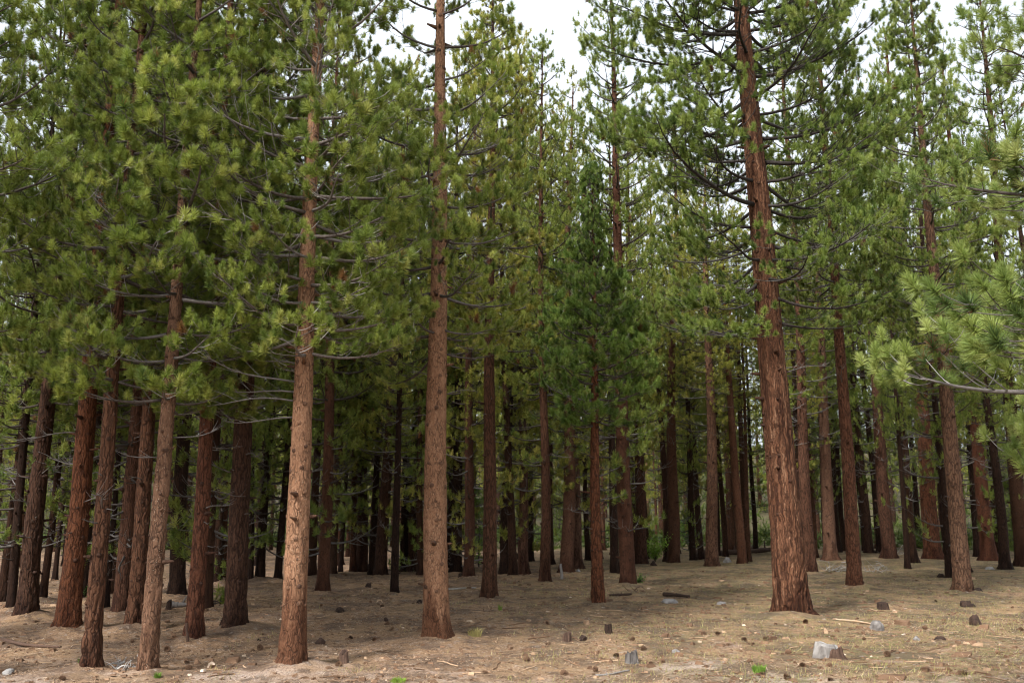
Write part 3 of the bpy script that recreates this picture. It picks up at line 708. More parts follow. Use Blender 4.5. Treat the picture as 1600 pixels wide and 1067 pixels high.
MIDS = [
 (2, 945, 14, 620, 1.8, 17, B_BRN, G_DEEP, 'thin brown pine cut by the left edge of the photo'),
 (16, 957, 15, 640, 1.8, 16, B_DRK, G_DEEP, 'narrow dark pine between the edge trunk and the stout dark-brown pine'),
 (66, 938, 12, 660, 1.7, 17, B_BRN, G_DEEP, 'slim pine seen in the gap left of the orange-barked pine'),
 (85, 909, 8, 700, 1.7, 16, B_DRK, G_DEEP, 'very thin distant stem in the gap before the orange-barked pine'),
 (131, 938, 13, 660, 1.8, 18, B_DRK, G_DEEP, 'dark slim pine right behind the orange-barked pine, shrub at its foot'),
 (165, 954, 9, 660, 1.6, 16, B_DRK, G_DEEP, 'thin black stem half hidden behind the brown grass-footed pine'),
 (176, 931, 14, 650, 1.8, 18, B_BRN, G_MID, 'pine trunk showing between the brown front pine and a furrowed pair'),
 (188, 963, 25, 640, 2.0, 19, (0.8, 0.64, 0.58), G_MID, 'reddish pine, left one of the close pair behind the front trees'),
 (277, 932, 25, 650, 2.0, 20, B_DRK, G_MID, 'broad dark pine set back behind the sap-flecked tree, low log before it'),
 (324, 955, 14, 660, 1.8, 18, B_BRN, G_MID, 'slim brown pine just right of the dark red-brown pine'),
 (340, 914, 13, 680, 1.8, 18, B_BRN, G_MID, 'left stem of a thin pair left of the thick blackish pine'),
 (350, 913, 11, 680, 1.7, 18, (0.75, 0.58, 0.5), G_MID, 'right stem of a thin pair left of the thick blackish pine'),
 (391, 909, 10, 690, 1.7, 18, B_DRK, G_MID, 'thin dark stem touching the right side of the thick blackish pine'),
 (406, 908, 15, 650, 1.9, 19, B_DRK, G_MID, 'dark straight pine midway between the blackish pine and the tan front tree'),
 (434, 908, 12, 660, 1.8, 18, B_DRK, G_MID, 'dark stem against the left side of the pale tan front tree'),
 (487, 901, 14, 650, 1.8, 18, B_BRN, G_MID, 'slim pine emerging from behind the right side of the pale tan front tree'),
 (504, 928, 20, 610, 2.0, 19, (0.75, 0.56, 0.48), G_MID, 'curving red-brown pine with pale roots right of the tan front tree'),
 (518, 897, 16, 620, 1.9, 19, B_GRY, G_YEL, 'grey-brown spotted pine behind the curving one with pale roots'),
 (532, 893, 8, 700, 1.6, 17, B_DRK, G_MID, 'thin black stem between the grey spotted pine and a thick dark one'),
 (551, 893, 10, 680, 1.7, 18, B_ORG, G_MID, 'narrow rusty stem joined to the left of a thick black pine'),
 (565, 892, 19, 660, 2.0, 20, (0.42, 0.34, 0.32), G_MID, 'thick almost black pine with a rusty stem at its left'),
 (581, 898, 12, 680, 1.8, 18, B_DRK, G_MID, 'slim dark pine just left of a broad brown scarred pine'),
 (594, 902, 20, 640, 1.9, 19, B_BRN, G_YEL, 'broad brown scarred pine between the black pine and the crooked sapling'),
 (616, 929, 13, 600, 1.5, 14, B_DRK, G_MID, 'thin crooked dark stem with a curved foot left of the central tan pine'),
 (632, 892, 14, 690, 1.8, 19, B_DRK, G_MID, 'leftmost of three dark trunks crowded left of the central tan pine'),
 (645, 892, 17, 680, 1.9, 19, B_BRN, G_MID, 'middle of three dark trunks crowded left of the central tan pine'),
 (657, 901, 11, 680, 1.8, 18, B_BRN, G_MID, 'dark trunk touching the left side of the central tan pine'),
 (702, 886, 11, 690, 1.7, 18, B_DRK, G_YEL, 'faint dark trunk touching the right side of the central tan pine'),
 (713, 896, 18, 670, 1.9, 19, B_DRK, G_YEL, 'grey-dark pine, left of two merging trunks right of the tan pine'),
 (732, 905, 17, 650, 1.9, 19, (0.6, 0.45, 0.4), G_YEL, 'reddish dark pine, right of two merging trunks by a round lump'),
 (788, 896, 15, 650, 1.9, 19, B_DRK, G_YEL, 'dark straight pine crossing behind a leaning brown one'),
 (802, 902, 14, 640, 1.8, 18, B_BRN, G_YEL, 'brown pine leaning left across its dark neighbour', dict(lean=(-2.2, 0))),
 (817, 896, 16, 620, 1.9, 19, (0.85, 0.72, 0.68), G_YEL, 'grey-red pine with even scars right of the leaning brown one'),
 (829, 877, 10, 690, 1.8, 19, B_DRK, G_YEL, 'thin black far stem beside the grey-red scarred pine'),
 (851, 911, 17, 600, 1.8, 17, (0.75, 0.58, 0.5), G_MID, 'dark-footed pine with orange upper bark left of the scarred pair'),
 (860, 882, 12, 660, 1.8, 18, B_BRN, G_YEL, 'slim brown trunk behind the pine with orange upper bark'),
 (885, 896, 22, 600, 2.0, 18.2, (0.95, 0.8, 0.74), G_YEL, 'thick scarred pine with a short grey stake before it'),
 (901, 888, 17, 620, 1.9, 17.5, (0.88, 0.78, 0.74), G_YEL, 'greyish scarred pine close right of the one with the stake'),
 (919, 875, 9, 690, 1.6, 16, B_DRK, G_YEL, 'thin dark stem left of the small conical pine'),
 (960, 898, 14, 640, 1.8, 19, B_DRK, G_MID, 'dark slim trunk pressed to the left of a broad dark pine'),
 (981, 917, 26, 640, 2.0, 21, (0.6, 0.44, 0.38), G_MID, 'broad dark red pine with a green seedling at its foot'),
 (1002, 881, 19, 640, 1.9, 20, (0.5, 0.38, 0.34), G_YEL, 'dark pine left of the bright yellow-green shrub'),
 (1013, 842, 7, 700, 1.8, 19, (1.5, 1.35, 1.25), G_YEL, 'far pale sunlit trunk above the bright yellow-green shrub'),
 (1043, 876, 11, 600, 1.8, 20, (0.4, 0.32, 0.3), G_YEL, 'black narrow trunk, left of the tight pair right of the bright shrub'),
 (1052, 878, 20, 560, 2.0, 21, (0.7, 0.55, 0.48), G_YEL, 'tall clear brown pine, right of the tight pair near the bright shrub'),
 (1096, 874, 10, 620, 1.8, 19, (0.35, 0.3, 0.3), G_YEL, 'black slim trunk touching the left of the light spotted pine'),
 (1113, 884, 20, 520, 1.8, 19, (1.05, 0.92, 0.85), G_YEL, 'light brown spotted pine left of the thickest reddish tree'),
 (1121, 868, 9, 620, 1.8, 19, B_DRK, G_YEL, 'dark thin trunk just right of the light spotted pine'),
 (1134, 869, 9, 690, 1.7, 17, B_BRN, G_YEL, 'thin brown stem midway between the spotted pine and a leaning one'),
 (1160, 880, 15, 480, 1.8, 19, (0.8, 0.6, 0.5), G_YEL, 'brown pine leaning left with the fallen log behind its foot', dict(lean=(-1.4, 0))),
 (1166, 871, 11, 480, 1.8, 19, B_BRN, G_YEL, 'grey-brown trunk merging behind the leaning pine by the log'),
 (1181, 862, 8, 660, 1.7, 17, B_DRK, G_MID, 'thin dark far stem left of the thickest reddish tree'),
 (1268, 898, 20, 520, 2.0, 19, (0.78, 0.62, 0.56), G_MID, 'brown pine just right of the thickest reddish tree'),
 (1298, 875, 21, 580, 2.0, 19, (0.85, 0.75, 0.70), G_MID, 'grey-brown leaning pine behind the heap of dead grey branches'),
 (1309, 862, 12, 620, 1.8, 18, B_DRK, G_MID, 'dark trunk close right of the pine behind the dead branches'),
 (1320, 860, 9, 640, 1.8, 18, B_DRK, G_MID, 'thin dark stem left of the slender red-brown leaning pine'),
 (1357, 863, 15, 640, 1.9, 20, (0.38, 0.32, 0.3), G_MID, 'nearly black pine right of the slender red-brown pine'),
 (1376, 863, 11, 620, 1.8, 19, B_DRK, G_MID, 'dark trunk touching the left of a spotted brown pine'),
 (1391, 871, 21, 560, 2.0, 20, (0.65, 0.52, 0.48), G_MID, 'spotted brown pine left of the orange-red one on the right', dict(lean=(-0.8, 0))),
 (1421, 857, 9, 640, 1.8, 18, B_BRN, G_MID, 'left of two thin grey far stems before the orange-red pine'),
 (1437, 857, 10, 640, 1.8, 18, B_DRK, G_MID, 'right of two thin grey far stems before the orange-red pine'),
 (1459, 872, 26, 590, 2.1, 20, (0.8, 0.54, 0.42), G_MID, 'orange-red spotted pine behind the grey-brown pine on the right', dict(lean=(-0.6, 0))),
 (1484, 903, 12, 640, 1.8, 17, B_DRK, G_MID, 'dark stem half hidden behind the grey-brown pine with the root lump'),
 (1528, 870, 12, 660, 1.8, 18, B_DRK, G_MID, 'dark brown trunk left of a rusty trunk near the right edge'),
 (1545, 875, 22, 640, 2.0, 19, (0.62, 0.4, 0.32), G_MID, 'rusty-red trunk in deep shade near the right edge'),
 (1563, 863, 15, 640, 2.0, 19, (0.35, 0.3, 0.28), G_MID, 'black trunk right of the rusty trunk near the right edge'),
 (1600, 884, 24, 520, 2.3, 20, B_BRN, (0.95, 1.0, 1.05), 'brown trunk cut by the right edge of the photo'),
]
spots = [(r[0], r[1]) for r in NEAR]
taken = []
for i, row in enumerate(MIDS):
    bx, by, w, cy, R, H, bark, green, label = row[:9]
    opt = row[9] if len(row) > 9 else {}
    p, d = ground_at(bx, by)
    rng = random.Random(900 + i)
    lean = opt.get('lean', (rng.gauss(0, 0.85), rng.gauss(0, 0.6)))
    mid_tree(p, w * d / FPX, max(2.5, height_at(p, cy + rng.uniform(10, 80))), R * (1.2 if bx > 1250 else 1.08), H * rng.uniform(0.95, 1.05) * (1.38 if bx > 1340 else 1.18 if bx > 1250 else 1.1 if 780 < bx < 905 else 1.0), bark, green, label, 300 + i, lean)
    taken.append((p.x, p.y))
    if p.y < 34: FEET.append((p.x, p.y, w * d / FPX))
build_ground()

# the depth of the forest behind, and unseen pines added to both sides for shade
def fill_forest():
    rng = random.Random(4)
    n = 0; tries = 0
    while n < 300 and tries < 12000:
        tries += 1
        y = rng.uniform(36, 66) if n < 130 else rng.uniform(60, 120) if n < 230 else rng.uniform(95, 190); x = rng.uniform(-0.66, 0.66) * y
        if any((x - a) ** 2 + (y - b) ** 2 < (1.7 if y < 66 else 3.0) ** 2 for a, b in taken): continue
        taken.append((x, y)); n += 1
        p = Vector((x, y, float(terrain(x, y))))
        px = 800 + 1422 * x / y
        H = rng.uniform(16, 22)
        if 780 < px < 1000: H = min(H, 0.46 * y + rng.uniform(-2, 1) - p.z, 21)
        dia = rng.uniform(0.2, 0.42) if y < 66 else rng.uniform(0.28, 0.6)
        g = rng.choice([G_MID, G_YEL, G_YEL, G_DEEP])
        b = rng.choice([B_BRN, B_DRK, B_BRN, (0.7, 0.55, 0.48)])
        mid_tree(p, dia, rng.uniform(3.2, 7.0) if y < 66 else rng.uniform(1.4, 4.5), rng.uniform(1.1, 1.7) if y < 66 else rng.uniform(1.6, 2.3), H, b, g,
                 'slender distant pine in the forest depth, seen ' + landmark(px), 2000 + n, (rng.gauss(0, 0.6), rng.gauss(0, 0.6)), far=y > 55, group='distant pines ' + landmark(px))
    k = 0
    for side in (-1, 1):
        for j in range(6):
            y = 14 + j * 4.5 + rng.uniform(-1, 1); x = side * (0.5625 * y + 3.5 + rng.uniform(0, 3.5) + (1.5 if side > 0 else 0))
            p = Vector((x, y, float(terrain(x, y)))); k += 1
            mid_tree(p, rng.uniform(0.35, 0.55), rng.uniform(3.5, 5), 2.1, rng.uniform(16, 20), B_BRN, G_MID,
                     'unseen pine of the surrounding stand, added for shade, just beyond the edges of the photo', 2500 + k, group='pines beyond the photo edges')
    # young pines standing in the shade between the trunks
    for j in range(20):
        y = rng.uniform(38, 85); x = rng.uniform(-0.58, 0.58) * y
        if any((x - a) ** 2 + (y - b) ** 2 < 1.2 ** 2 for a, b in taken): continue
        wm, nm = YOUNG[j % 2]; s = rng.uniform(0.7, 1.6)
        o = link('young_pine', None, None, (x, y, float(terrain(x, y))))
        st = MB(); st.tube([(0, 0, -0.1), (0, 0, 2 * s), (0, 0, 4 * s)], [0.05 * s, 0.03 * s, 0.01 * s], 6, 0.3)
        link('trunk', st.mesh('young_trunk', WOOD), o)
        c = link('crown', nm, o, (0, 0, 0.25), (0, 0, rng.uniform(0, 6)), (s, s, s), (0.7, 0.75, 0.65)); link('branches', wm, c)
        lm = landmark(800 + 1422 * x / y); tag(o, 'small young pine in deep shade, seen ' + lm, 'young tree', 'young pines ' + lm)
fill_forest()

# ----------------------------------------------------------------- things on the ground
def sized(px, py, wpx, hpx):
    p, d = ground_at(px, py); return p, wpx * d / FPX, hpx * d / FPX

def stump_mesh(rng, w, h, mat, segs=44, jag=0.35, taper=0.8, tint=(0.3, 0.7), slant=0.25, square=0.0):
    mb = MB(); rows = 11; s = int(rng.integers(9999))
    a = np.linspace(0, 2 * math.pi, segs, endpoint=False)
    t = np.linspace(0, 1, rows)
    A, T = np.meshgrid(a, t)
    top = h * (1 + jag * vnoise(np.cos(a) * 1.6, np.sin(a) * 1.6, 0.5, s) + 0.6 * jag * vnoise(np.cos(a) * 7, np.sin(a) * 7, 2.5, s) + slant * np.cos(a + s))
    r = w / 2 * (1 - (1 - taper) * T) / (np.abs(np.cos(A)) ** 4 + np.abs(np.sin(A)) ** 4) ** (0.25 * square) * (1 + 0.22 * np.clip(vnoise(np.cos(A) * 9, np.sin(A) * 9, T * 0.8, s + 12), -1, 0.2) + 0.2 * vnoise(np.cos(A) * 2, np.sin(A) * 2, T * 1.2, s + 1) + 0.07 * vnoise(np.cos(A) * 7, np.sin(A) * 7, T * 2, s + 2) + 0.25 * np.exp(-T * 5))
    Z = -0.05 + (top[None, :] + 0.05) * T
    V = np.stack([r * np.cos(A), r * np.sin(A), Z], 2).reshape(-1, 3)
    i, j = np.meshgrid(np.arange(rows - 1), np.arange(segs), indexing='ij')
    a0 = (i * segs + j).ravel(); a1 = (i * segs + (j + 1) % segs).ravel()
    F = np.concatenate([np.stack([a0, a1, a1 + segs], 1), np.stack([a0, a1 + segs, a0 + segs], 1)])
    tn = rng.uniform(*tint) + 0.25 * vnoise(np.cos(A) * 6, np.sin(A) * 6, T * 1.0, s + 5)
    inner = V[(rows - 1) * segs:].copy(); inner[:, :2] *= 0.45; inner[:, 2] = 0.6 * inner[:, 2] + h * 0.33 + 0.1 * h * vnoise(np.cos(a) * 3, np.sin(a) * 3, 1, s + 7)
    c = np.array([[0, 0, h * 0.9]])
    k = np.arange(segs); k2 = (k + 1) % segs; o = (rows - 1) * segs; n = rows * segs
    F = np.concatenate([F, np.stack([o + k, o + k2, n + k2], 1), np.stack([o + k, n + k2, n + k], 1), np.stack([n + k, n + k2, np.full(segs, n + segs)], 1)])
    mb.add(np.concatenate([V, inner, c]), F, np.clip(np.concatenate([tn.ravel(), np.full(segs + 1, tint[0])]), 0, 1))
    return mb.mesh('stump', mat, False)

def lump_mesh(rng, w, h, mat, tint=0.5, depth=0.8, sharp=0.28, flat=9.0):
    mb = MB(); s = int(rng.integers(9999)); n, m = 18, 12
    a = np.linspace(0, 2 * math.pi, n, endpoint=False); b = np.linspace(-0.45 * math.pi, 0.5 * math.pi, m)
    A, B = np.meshgrid(a, b)
    x, y, z = np.cos(A) * np.cos(B), np.sin(A) * np.cos(B), np.sin(B)
    q = 1 + sharp * vnoise(x * 1.6, y * 1.6, z * 1.6, s) + 0.4 * sharp * vnoise(x * 4, y * 4, z * 4, s + 1)
    V = np.stack([x * q * w / 2, y * q * w / 2 * depth, np.minimum(np.clip(z * q, -0.2, 2), flat * (1 + 0.12 * vnoise(x * 2, y * 2, 0.4, s + 8) - 0.25 * x)) * h * 0.92], 2).reshape(-1, 3)
    i, j = np.meshgrid(np.arange(m - 1), np.arange(n), indexing='ij')
    a0 = (i * n + j).ravel(); a1 = (i * n + (j + 1) % n).ravel()
    mb.add(V, np.concatenate([np.stack([a0, a1, a1 + n], 1), np.stack([a0, a1 + n, a0 + n], 1)]), np.clip(tint + 0.25 * vnoise(x * 3, y * 3, z * 3, s + 2).ravel(), 0, 1))
    return mb.mesh('lump', mat, False)

def log_mesh(rng, L, r, mat, tint=0.5, bend=0.05, stubs=3):
    mb = MB(); q = np.linspace(-0.5, 0.5, 22); s = int(rng.integers(9999))
    pts = np.stack([L * q, bend * L * np.sin(q * 4 + s), r * 0.7 + 0.02 * L * np.sin(q * 5 + s) * bend * 4], 1)
    rad = r * (1 - 0.35 * (q + 0.5)) * (1 + 0.15 * vnoise(q * 9, 0, 0, s))
    mb.tube(pts, rad, 10, np.clip(tint + 0.2 * vnoise(np.repeat(q * 12, 10), np.tile(np.arange(10) * 1.3, 22), 0, s), 0, 1) if False else tint)
    for k in range(stubs):
        i = int(rng.integers(3, 19)); an = rng.uniform(-0.3, 1.6)
        d = np.array([rng.uniform(0.1, 0.6), math.cos(an), math.sin(an)]); ln = rng.uniform(1.2, 3) * r
        mb.tube([pts[i], pts[i] + d * ln * 0.5, pts[i] + d * ln], [r * 0.35, r * 0.25, r * 0.12], 6, tint)
    return mb.mesh('log', mat)

def twig_heap_mesh(rng, w, h, n, mat, thick=0.008):
    mb = MB()
    for k in range(n):
        a = rng.uniform(0, 6.28); p0 = np.array([rng.uniform(-0.4, 0.4) * w, rng.uniform(-0.3, 0.3) * w, 0.0])
        l = rng.uniform(0.3, 0.8) * w; d = np.array([math.cos(a), math.sin(a) * 0.7, 0]); q = np.linspace(0, 1, 7)
        z = 0.01 + h * rng.uniform(0.0, 1.0) * (q if k % 3 else 1 - q * 0.6) + 0.12 * h * np.sin(q * 5 + a)
        pts = p0 + np.outer(l * q, d) + np.outer(z, [0, 0, 1]) + np.outer(0.07 * l * np.sin(q * 4 + a), [-d[1], d[0], 0])
        mb.tube(pts, thick * rng.uniform(0.6, 1.6) * (1.15 - q), 5, rng.uniform(0.45, 1))
    return mb.mesh('twigs', mat)

def tuft_mesh(rng, w, h, n, mat, tint=(0.2, 0.5)):
    mb = MB()
    a = rng.uniform(0, 6.28, n); rr = w / 2 * np.sqrt(rng.random(n)) * 0.7
    base = np.stack([np.cos(a) * rr, np.sin(a) * rr, np.full(n, -0.01)], 1)
    l = h * rng.uniform(0.5, 1.15, n); out = rng.uniform(0.1, 0.6, n)
    b = a + rng.normal(0, 0.9, n)
    midp = base + np.stack([np.cos(b) * out * l * 0.35, np.sin(b) * out * l * 0.35, l * 0.6], 1)
    tip = base + np.stack([np.cos(b) * out * l, np.sin(b) * out * l, l * (1 - 0.3 * out)], 1)
    sd = np.stack([-np.sin(b + 0.7), np.cos(b + 0.7), np.zeros(n)], 1) * (0.003 + 0.004 * rng.random(n))[:, None]
    V = np.stack([base - sd, base + sd, midp - sd * 0.8, midp + sd * 0.8, tip], 1).reshape(-1, 3)
    k = np.arange(n) * 5
    F = np.concatenate([np.stack([k, k + 1, k + 3], 1), np.stack([k, k + 3, k + 2], 1), np.stack([k + 2, k + 3, k + 4], 1)])
    mb.add(V, F, np.repeat(rng.uniform(*tint, n), 5))
    return mb.mesh('tuft', mat, False)

def shrub(px, py, wpx, hpx, label, seed, color=(1, 1, 1), n=900, leaf=0.05):
    rng = np.random.default_rng(seed); p, w, h = sized(px, py, wpx, hpx)
    root = link('shrub', None, None, p); st = MB(); lf = MB()
    P = []
    for k in range(26):
        a = rng.uniform(0, 6.28); o = rng.uniform(0.1, 0.5) * w; q = np.linspace(0, 1, 6); hh = h * rng.uniform(0.5, 1.0)
        pts = np.stack([np.cos(a) * o * q ** 1.3, np.sin(a) * o * q ** 1.3, hh * q], 1)
        st.tube(pts, 0.008 * (1.2 - q), 4, 0.4)
        for m in range(n // 26):
            i = rng.integers(2, 6); P.append(pts[i] + rng.normal(0, 0.09 * w, 3) * np.array([1, 1, 0.6]))
    P = np.array(P); P[:, 2] = np.abs(P[:, 2]); D = rng.normal(size=(len(P), 3)); D[:, 2] += 0.6; D /= np.linalg.norm(D, axis=1)[:, None]
    u, w_, d = rot_to(D); s = leaf * rng.uniform(0.6, 1.3, len(P))[:, None]
    V = np.stack([P, P + d * s * 0.5 + u * s * 0.3, P + d * s, P + d * s * 0.5 - u * s * 0.3], 1).reshape(-1, 3)
    k = np.arange(len(P)) * 4
    lf.add(V, np.concatenate([np.stack([k, k + 1, k + 2], 1), np.stack([k, k + 2, k + 3], 1)]), np.repeat(rng.uniform(0.3, 1, len(P)), 4))
    link('stems', st.mesh('stems', WOOD), root); link('leaves', lf.mesh('leaves', LEAF, False), root, color=color)
    return tag(root, label, 'shrub')

def ground_things():
    R = lambda s: np.random.default_rng(s)
    def stump(px, py, w, h, mat, label, seed, tint=(0.3, 0.7), jag=0.35, rz=0.0, taper=0.8):
        p, W, H = sized(px, py, w, h)
        return tag(link('stump', stump_mesh(R(seed), W, H, mat, jag=jag * 0.6, tint=tint, taper=taper, slant=0.12), None, p, (0, 0, rz)), label, 'stump')
    def lump(name, px, py, w, h, mat, label, cat, seed, tint=0.5, sharp=0.3):
        p, W, H = sized(px, py, w, h)
        return tag(link(name, lump_mesh(R(seed), W, H, mat, tint, sharp=sharp), None, p, (0, 0, seed * 1.1)), label, cat)
    def log(name, x0, y0, x1, y1, rpx, mat, label, cat, seed, tint=0.5, stubs=3, bend=0.05):
        a, d0 = ground_at(x0, y0); b, d1 = ground_at(x1, y1)
        c = (a + b) / 2; v = b - a; r = rpx * (d0 + d1) / 2 / FPX
        return tag(link(name, log_mesh(R(seed), v.length, r, mat, tint, bend, stubs), None, c, (0, -math.asin(v.z / v.length), math.atan2(v.y, v.x))), label, cat)
    # the big weathered chunk: pale wood with a dark broken foot
    p, W, H = sized(1296, 1027, 44, 33)
    big = tag(link('stump', None, None, p), 'large silvery weathered stump with a dark broken foot in front of the thickest tree', 'stump')
    link('wood', lump_mesh(R(36), W * 1.0, H * 1.15, GREYWOOD, 0.6, 0.8, 0.3, 0.6), big, (-0.03, 0.03, 0), (0.05, -0.05, 0.3))
    link('bark', stump_mesh(R(32), W * 0.8, H * 0.42, DARKWOOD, 48, 0.7, 0.75, (0.3, 0.7)), big, (0.06, -0.10, 0), (0, 0, 0), (0.95, 0.55, 1))
    stump(537, 1038, 16, 19, DARKWOOD, 'small dark broken stump right of the pale tan front tree', 41, (0.3, 0.8))
    stump(987, 1035, 22, 15, GREYWOOD, 'small hollow grey stump with a dark side in the front clearing', 42, (0.05, 0.3), 0.5)
    stump(886, 1000, 16, 11, DARKWOOD, 'jagged brown stump remnant, left of a small dark clod', 43, (0.5, 0.9), 0.6)
    stump(950, 990, 13, 14, DARKWOOD, 'upright charred stump piece in the open ground before the conical pine', 44, (0.1, 0.5), 0.4)
    lump('stump', 1371, 983, 22, 15, GREYWOOD, 'small grey round stump at the end of a pale stick', 'stump', 45, 0.35, 0.4)
    stump(1380, 951, 18, 9, DARKWOOD, 'low dark stump behind the small grey round one', 46, (0.2, 0.5), 0.2)
    stump(263, 952, 9, 13, DARKWOOD, 'short black stump in the shade behind the sap-flecked pine', 47, (0.0, 0.3))
    lump('bark_chunk', 500, 1004, 15, 8, DARKWOOD, 'dark slab of bark lying right of the pale tan front tree', 'bark chunk', 51, 0.4)
    lump('bark_chunk', 910, 999, 13, 7, DARKWOOD, 'small dark clod beside the jagged stump remnant', 'bark chunk', 52, 0.2)
    lump('rock', 1524, 977, 25, 16, DARKWOOD, 'dark rounded rock at the lower right', 'rock', 53, 0.3)
    lump('rock', 1512, 947, 21, 10, DARKWOOD, 'low dark rock above the rounded one at the lower right', 'rock', 54, 0.2)
    lump('root_lump', 1527, 927, 22, 9, DARKWOOD, 'dark root lump against the foot of the grey-brown pine', 'root', 55, 0.15)
    lump('root_lump', 1470, 901, 12, 6, DARKWOOD, 'small black lump left of the grey-brown pine', 'root', 56, 0.1)
    lump('rock', 575, 918, 10, 8, DARKWOOD, 'small dark rock on the floor below the broad scarred pine', 'rock', 57, 0.2)
    lump('rock', 531, 955, 13, 7, DARKWOOD, 'dark flat rock between the tan front tree and the central tan tree', 'rock', 58, 0.2)
    lump('rock', 603, 970, 9, 6, DARKWOOD, 'dark little rock left of the central tan tree', 'rock', 59, 0.25)
    lump('rock', 655, 943, 11, 6, DARKWOOD, 'black lump just left of the central tan tree', 'rock', 60, 0.1)
    lump('rock', 720, 903, 11, 9, DARKWOOD, 'round black lump between two merging dark trunks', 'rock', 61, 0.1)
    lump('rock', 405, 1003, 8, 6, DARKWOOD, 'dark clod left of the pale tan front tree', 'rock', 62, 0.2)
    lump('rock', 1057, 1021, 14, 7, GREYWOOD, 'bright pale chip of wood in the front clearing', 'wood chip', 63, 0.5)
    lump('rock', 1432, 1000, 13, 7, GREYWOOD, 'pale upright wood splinter right of the silvery stump', 'wood chip', 64, 0.45)
    lump('rock', 1470, 1001, 16, 7, DARKWOOD, 'dark low clod right of the pale splinter', 'rock', 65, 0.2)
    lump('rock', 1047, 941, 26, 7, STONE, 'flat grey rock below the broken dark log', 'rock', 66, 0.35)
    lump('rock', 1127, 945, 20, 6, STONE, 'pale flat rock between the dark log and the thickest tree', 'rock', 67, 0.5)
    lump('rock', 1547, 890, 14, 5, STONE, 'pale flat stone on the grass near the right edge', 'rock', 68, 0.6)
    lump('rock', 903, 895, 10, 6, STONE, 'small grey rock at the foot of the greyish scarred pine', 'rock', 69, 0.5)
    lump('rock', 12, 1052, 20, 8, STONE, 'grey stone at the lower left corner', 'rock', 70, 0.5)
    lump('rock', 1021, 884, 10, 8, DARKWOOD, 'dark lump left of the tight pair of trunks', 'rock', 71, 0.2)
    lump('rock', 1137, 878, 14, 8, STONE, 'grey boulder between the spotted pine and the leaning pine', 'rock', 72, 0.4)
    log('fallen_log', -10, 1001, 95, 1013, 3.2, DARKWOOD, 'thin dark fallen log at the left edge', 'log', 81, 0.62, 3)
    log('fallen_log', 1085, 868, 1215, 862, 5, DARKWOOD, 'long dark fallen log behind the leaning pine', 'log', 82, 0.35, 5)
    log('fallen_log', 1036, 930, 1078, 934, 3.2, DARKWOOD, 'broken dark log with an upright splinter in the middle clearing', 'log', 83, 0.25, 3)
    log('fallen_log', 268, 948, 292, 948, 5, GREYWOOD, 'short grey log beside the black stump in the shade', 'log', 84, 0.3, 1)
    log('fallen_branch', 1296, 967, 1366, 976, 1.6, LITTER, 'pale bleached stick leading to the small grey round stump', 'branch', 85, 0.8, 1)
    log('fallen_branch', 698, 921, 745, 919, 1.5, GREYWOOD, 'white stick on the floor between the two scarred front pines', 'branch', 86, 0.7, 1)
    log('fallen_branch', 955, 932, 984, 929, 2.5, DARKWOOD, 'dark rotten branch right of the conical pine', 'branch', 87, 0.3, 2)
    log('fallen_branch', 930, 1056, 985, 1049, 1.8, GREYWOOD, 'bleached broken branch at the bottom of the clearing', 'branch', 88, 0.5, 2)
    for (px, py, w, h, n, label, sd) in [(198, 1047, 42, 22, 26, 'heap of white bare twigs at the foot of the sap-flecked pine', 91),
                                         (1303, 893, 50, 18, 22, 'heap of dead grey branches behind the thickest tree', 92),
                                         (1368, 894, 34, 20, 20, 'grey dead brush beside the slender red-brown pine', 93),
                                         (995, 925, 26, 12, 10, 'dark forked twigs near the green seedling', 94),
                                         (1400, 866, 40, 16, 18, 'grey brush under the trees behind the spotted brown pine', 95)]:
        p, W, H = sized(px, py, w, h)
        tag(link('brushwood', twig_heap_mesh(R(sd), W, H, n, GREYWOOD if sd != 94 else DARKWOOD, 0.010), None, p), label, 'brushwood')
    # stakes and a stick leaning on a trunk
    for (px, py, h, label, sd, m) in [(877, 904, 23, 'short grey stake standing before the thick scarred pine', 96, GREYWOOD), (291, 1008, 34, 'thin dead stick standing against the dark red-brown pine', 97, DARKWOOD)]:
        p, W, H = sized(px, py, 5, h)
        mb = MB(); q = np.linspace(0, 1, 7); mb.tube(np.stack([0.02 * np.sin(q * 5), 0 * q, -0.05 + (H + 0.05) * q], 1), W / 2 * (1.1 - 0.4 * q), 8, 0.5)
        tag(link('stake', mb.mesh('stake', m), None, p), label, 'stake')
    for (px, py, w, h, n, label, sd, c) in [(622, 1066, 34, 9, 260, 'bright green grass tuft at the bottom edge left of centre', 101, (0.75, 1.2, 0.5)),
                                            (1186, 1050, 26, 14, 200, 'bright green grass tuft in front of the thickest tree', 102, (0.6, 1.1, 0.5)),
                                            (128, 1042, 12, 18, 120, 'green grass tuft against the foot of the brown left pine', 103, (0.5, 0.9, 0.4)),
                                            (246, 1060, 14, 12, 90, 'small green sprig beside the sap-flecked pine', 104, (0.5, 0.9, 0.4)),
                                            (782, 954, 8, 12, 60, 'tiny green sprig right of the brown scarred pine', 105, (0.6, 0.9, 0.45)),
                                            (742, 996, 26, 18, 120, 'dry pale grass wisps right of the central tan tree', 106, (1.4, 1.3, 1.4))]:
        p, W, H = sized(px, py, w, h)
        tag(link('grass_tuft', tuft_mesh(R(sd), W, H, n, GRASS), None, p, color=c), label, 'grass tuft')
    shrub(1024, 878, 46, 42, 'bright yellow-green shrub between two dark trunks in the middle', 111, (2.0, 1.8, 1.3), 2200, 0.08)
    shrub(1078, 862, 60, 80, 'pale green leafy bush deep between the pines right of the bright shrub', 112, (1.2, 1.25, 1.3), 2600, 0.10)
    shrub(996, 914, 30, 16, 'green pine seedling at the foot of the broad dark red pine', 113, (0.8, 1.0, 0.9), 500, 0.05)
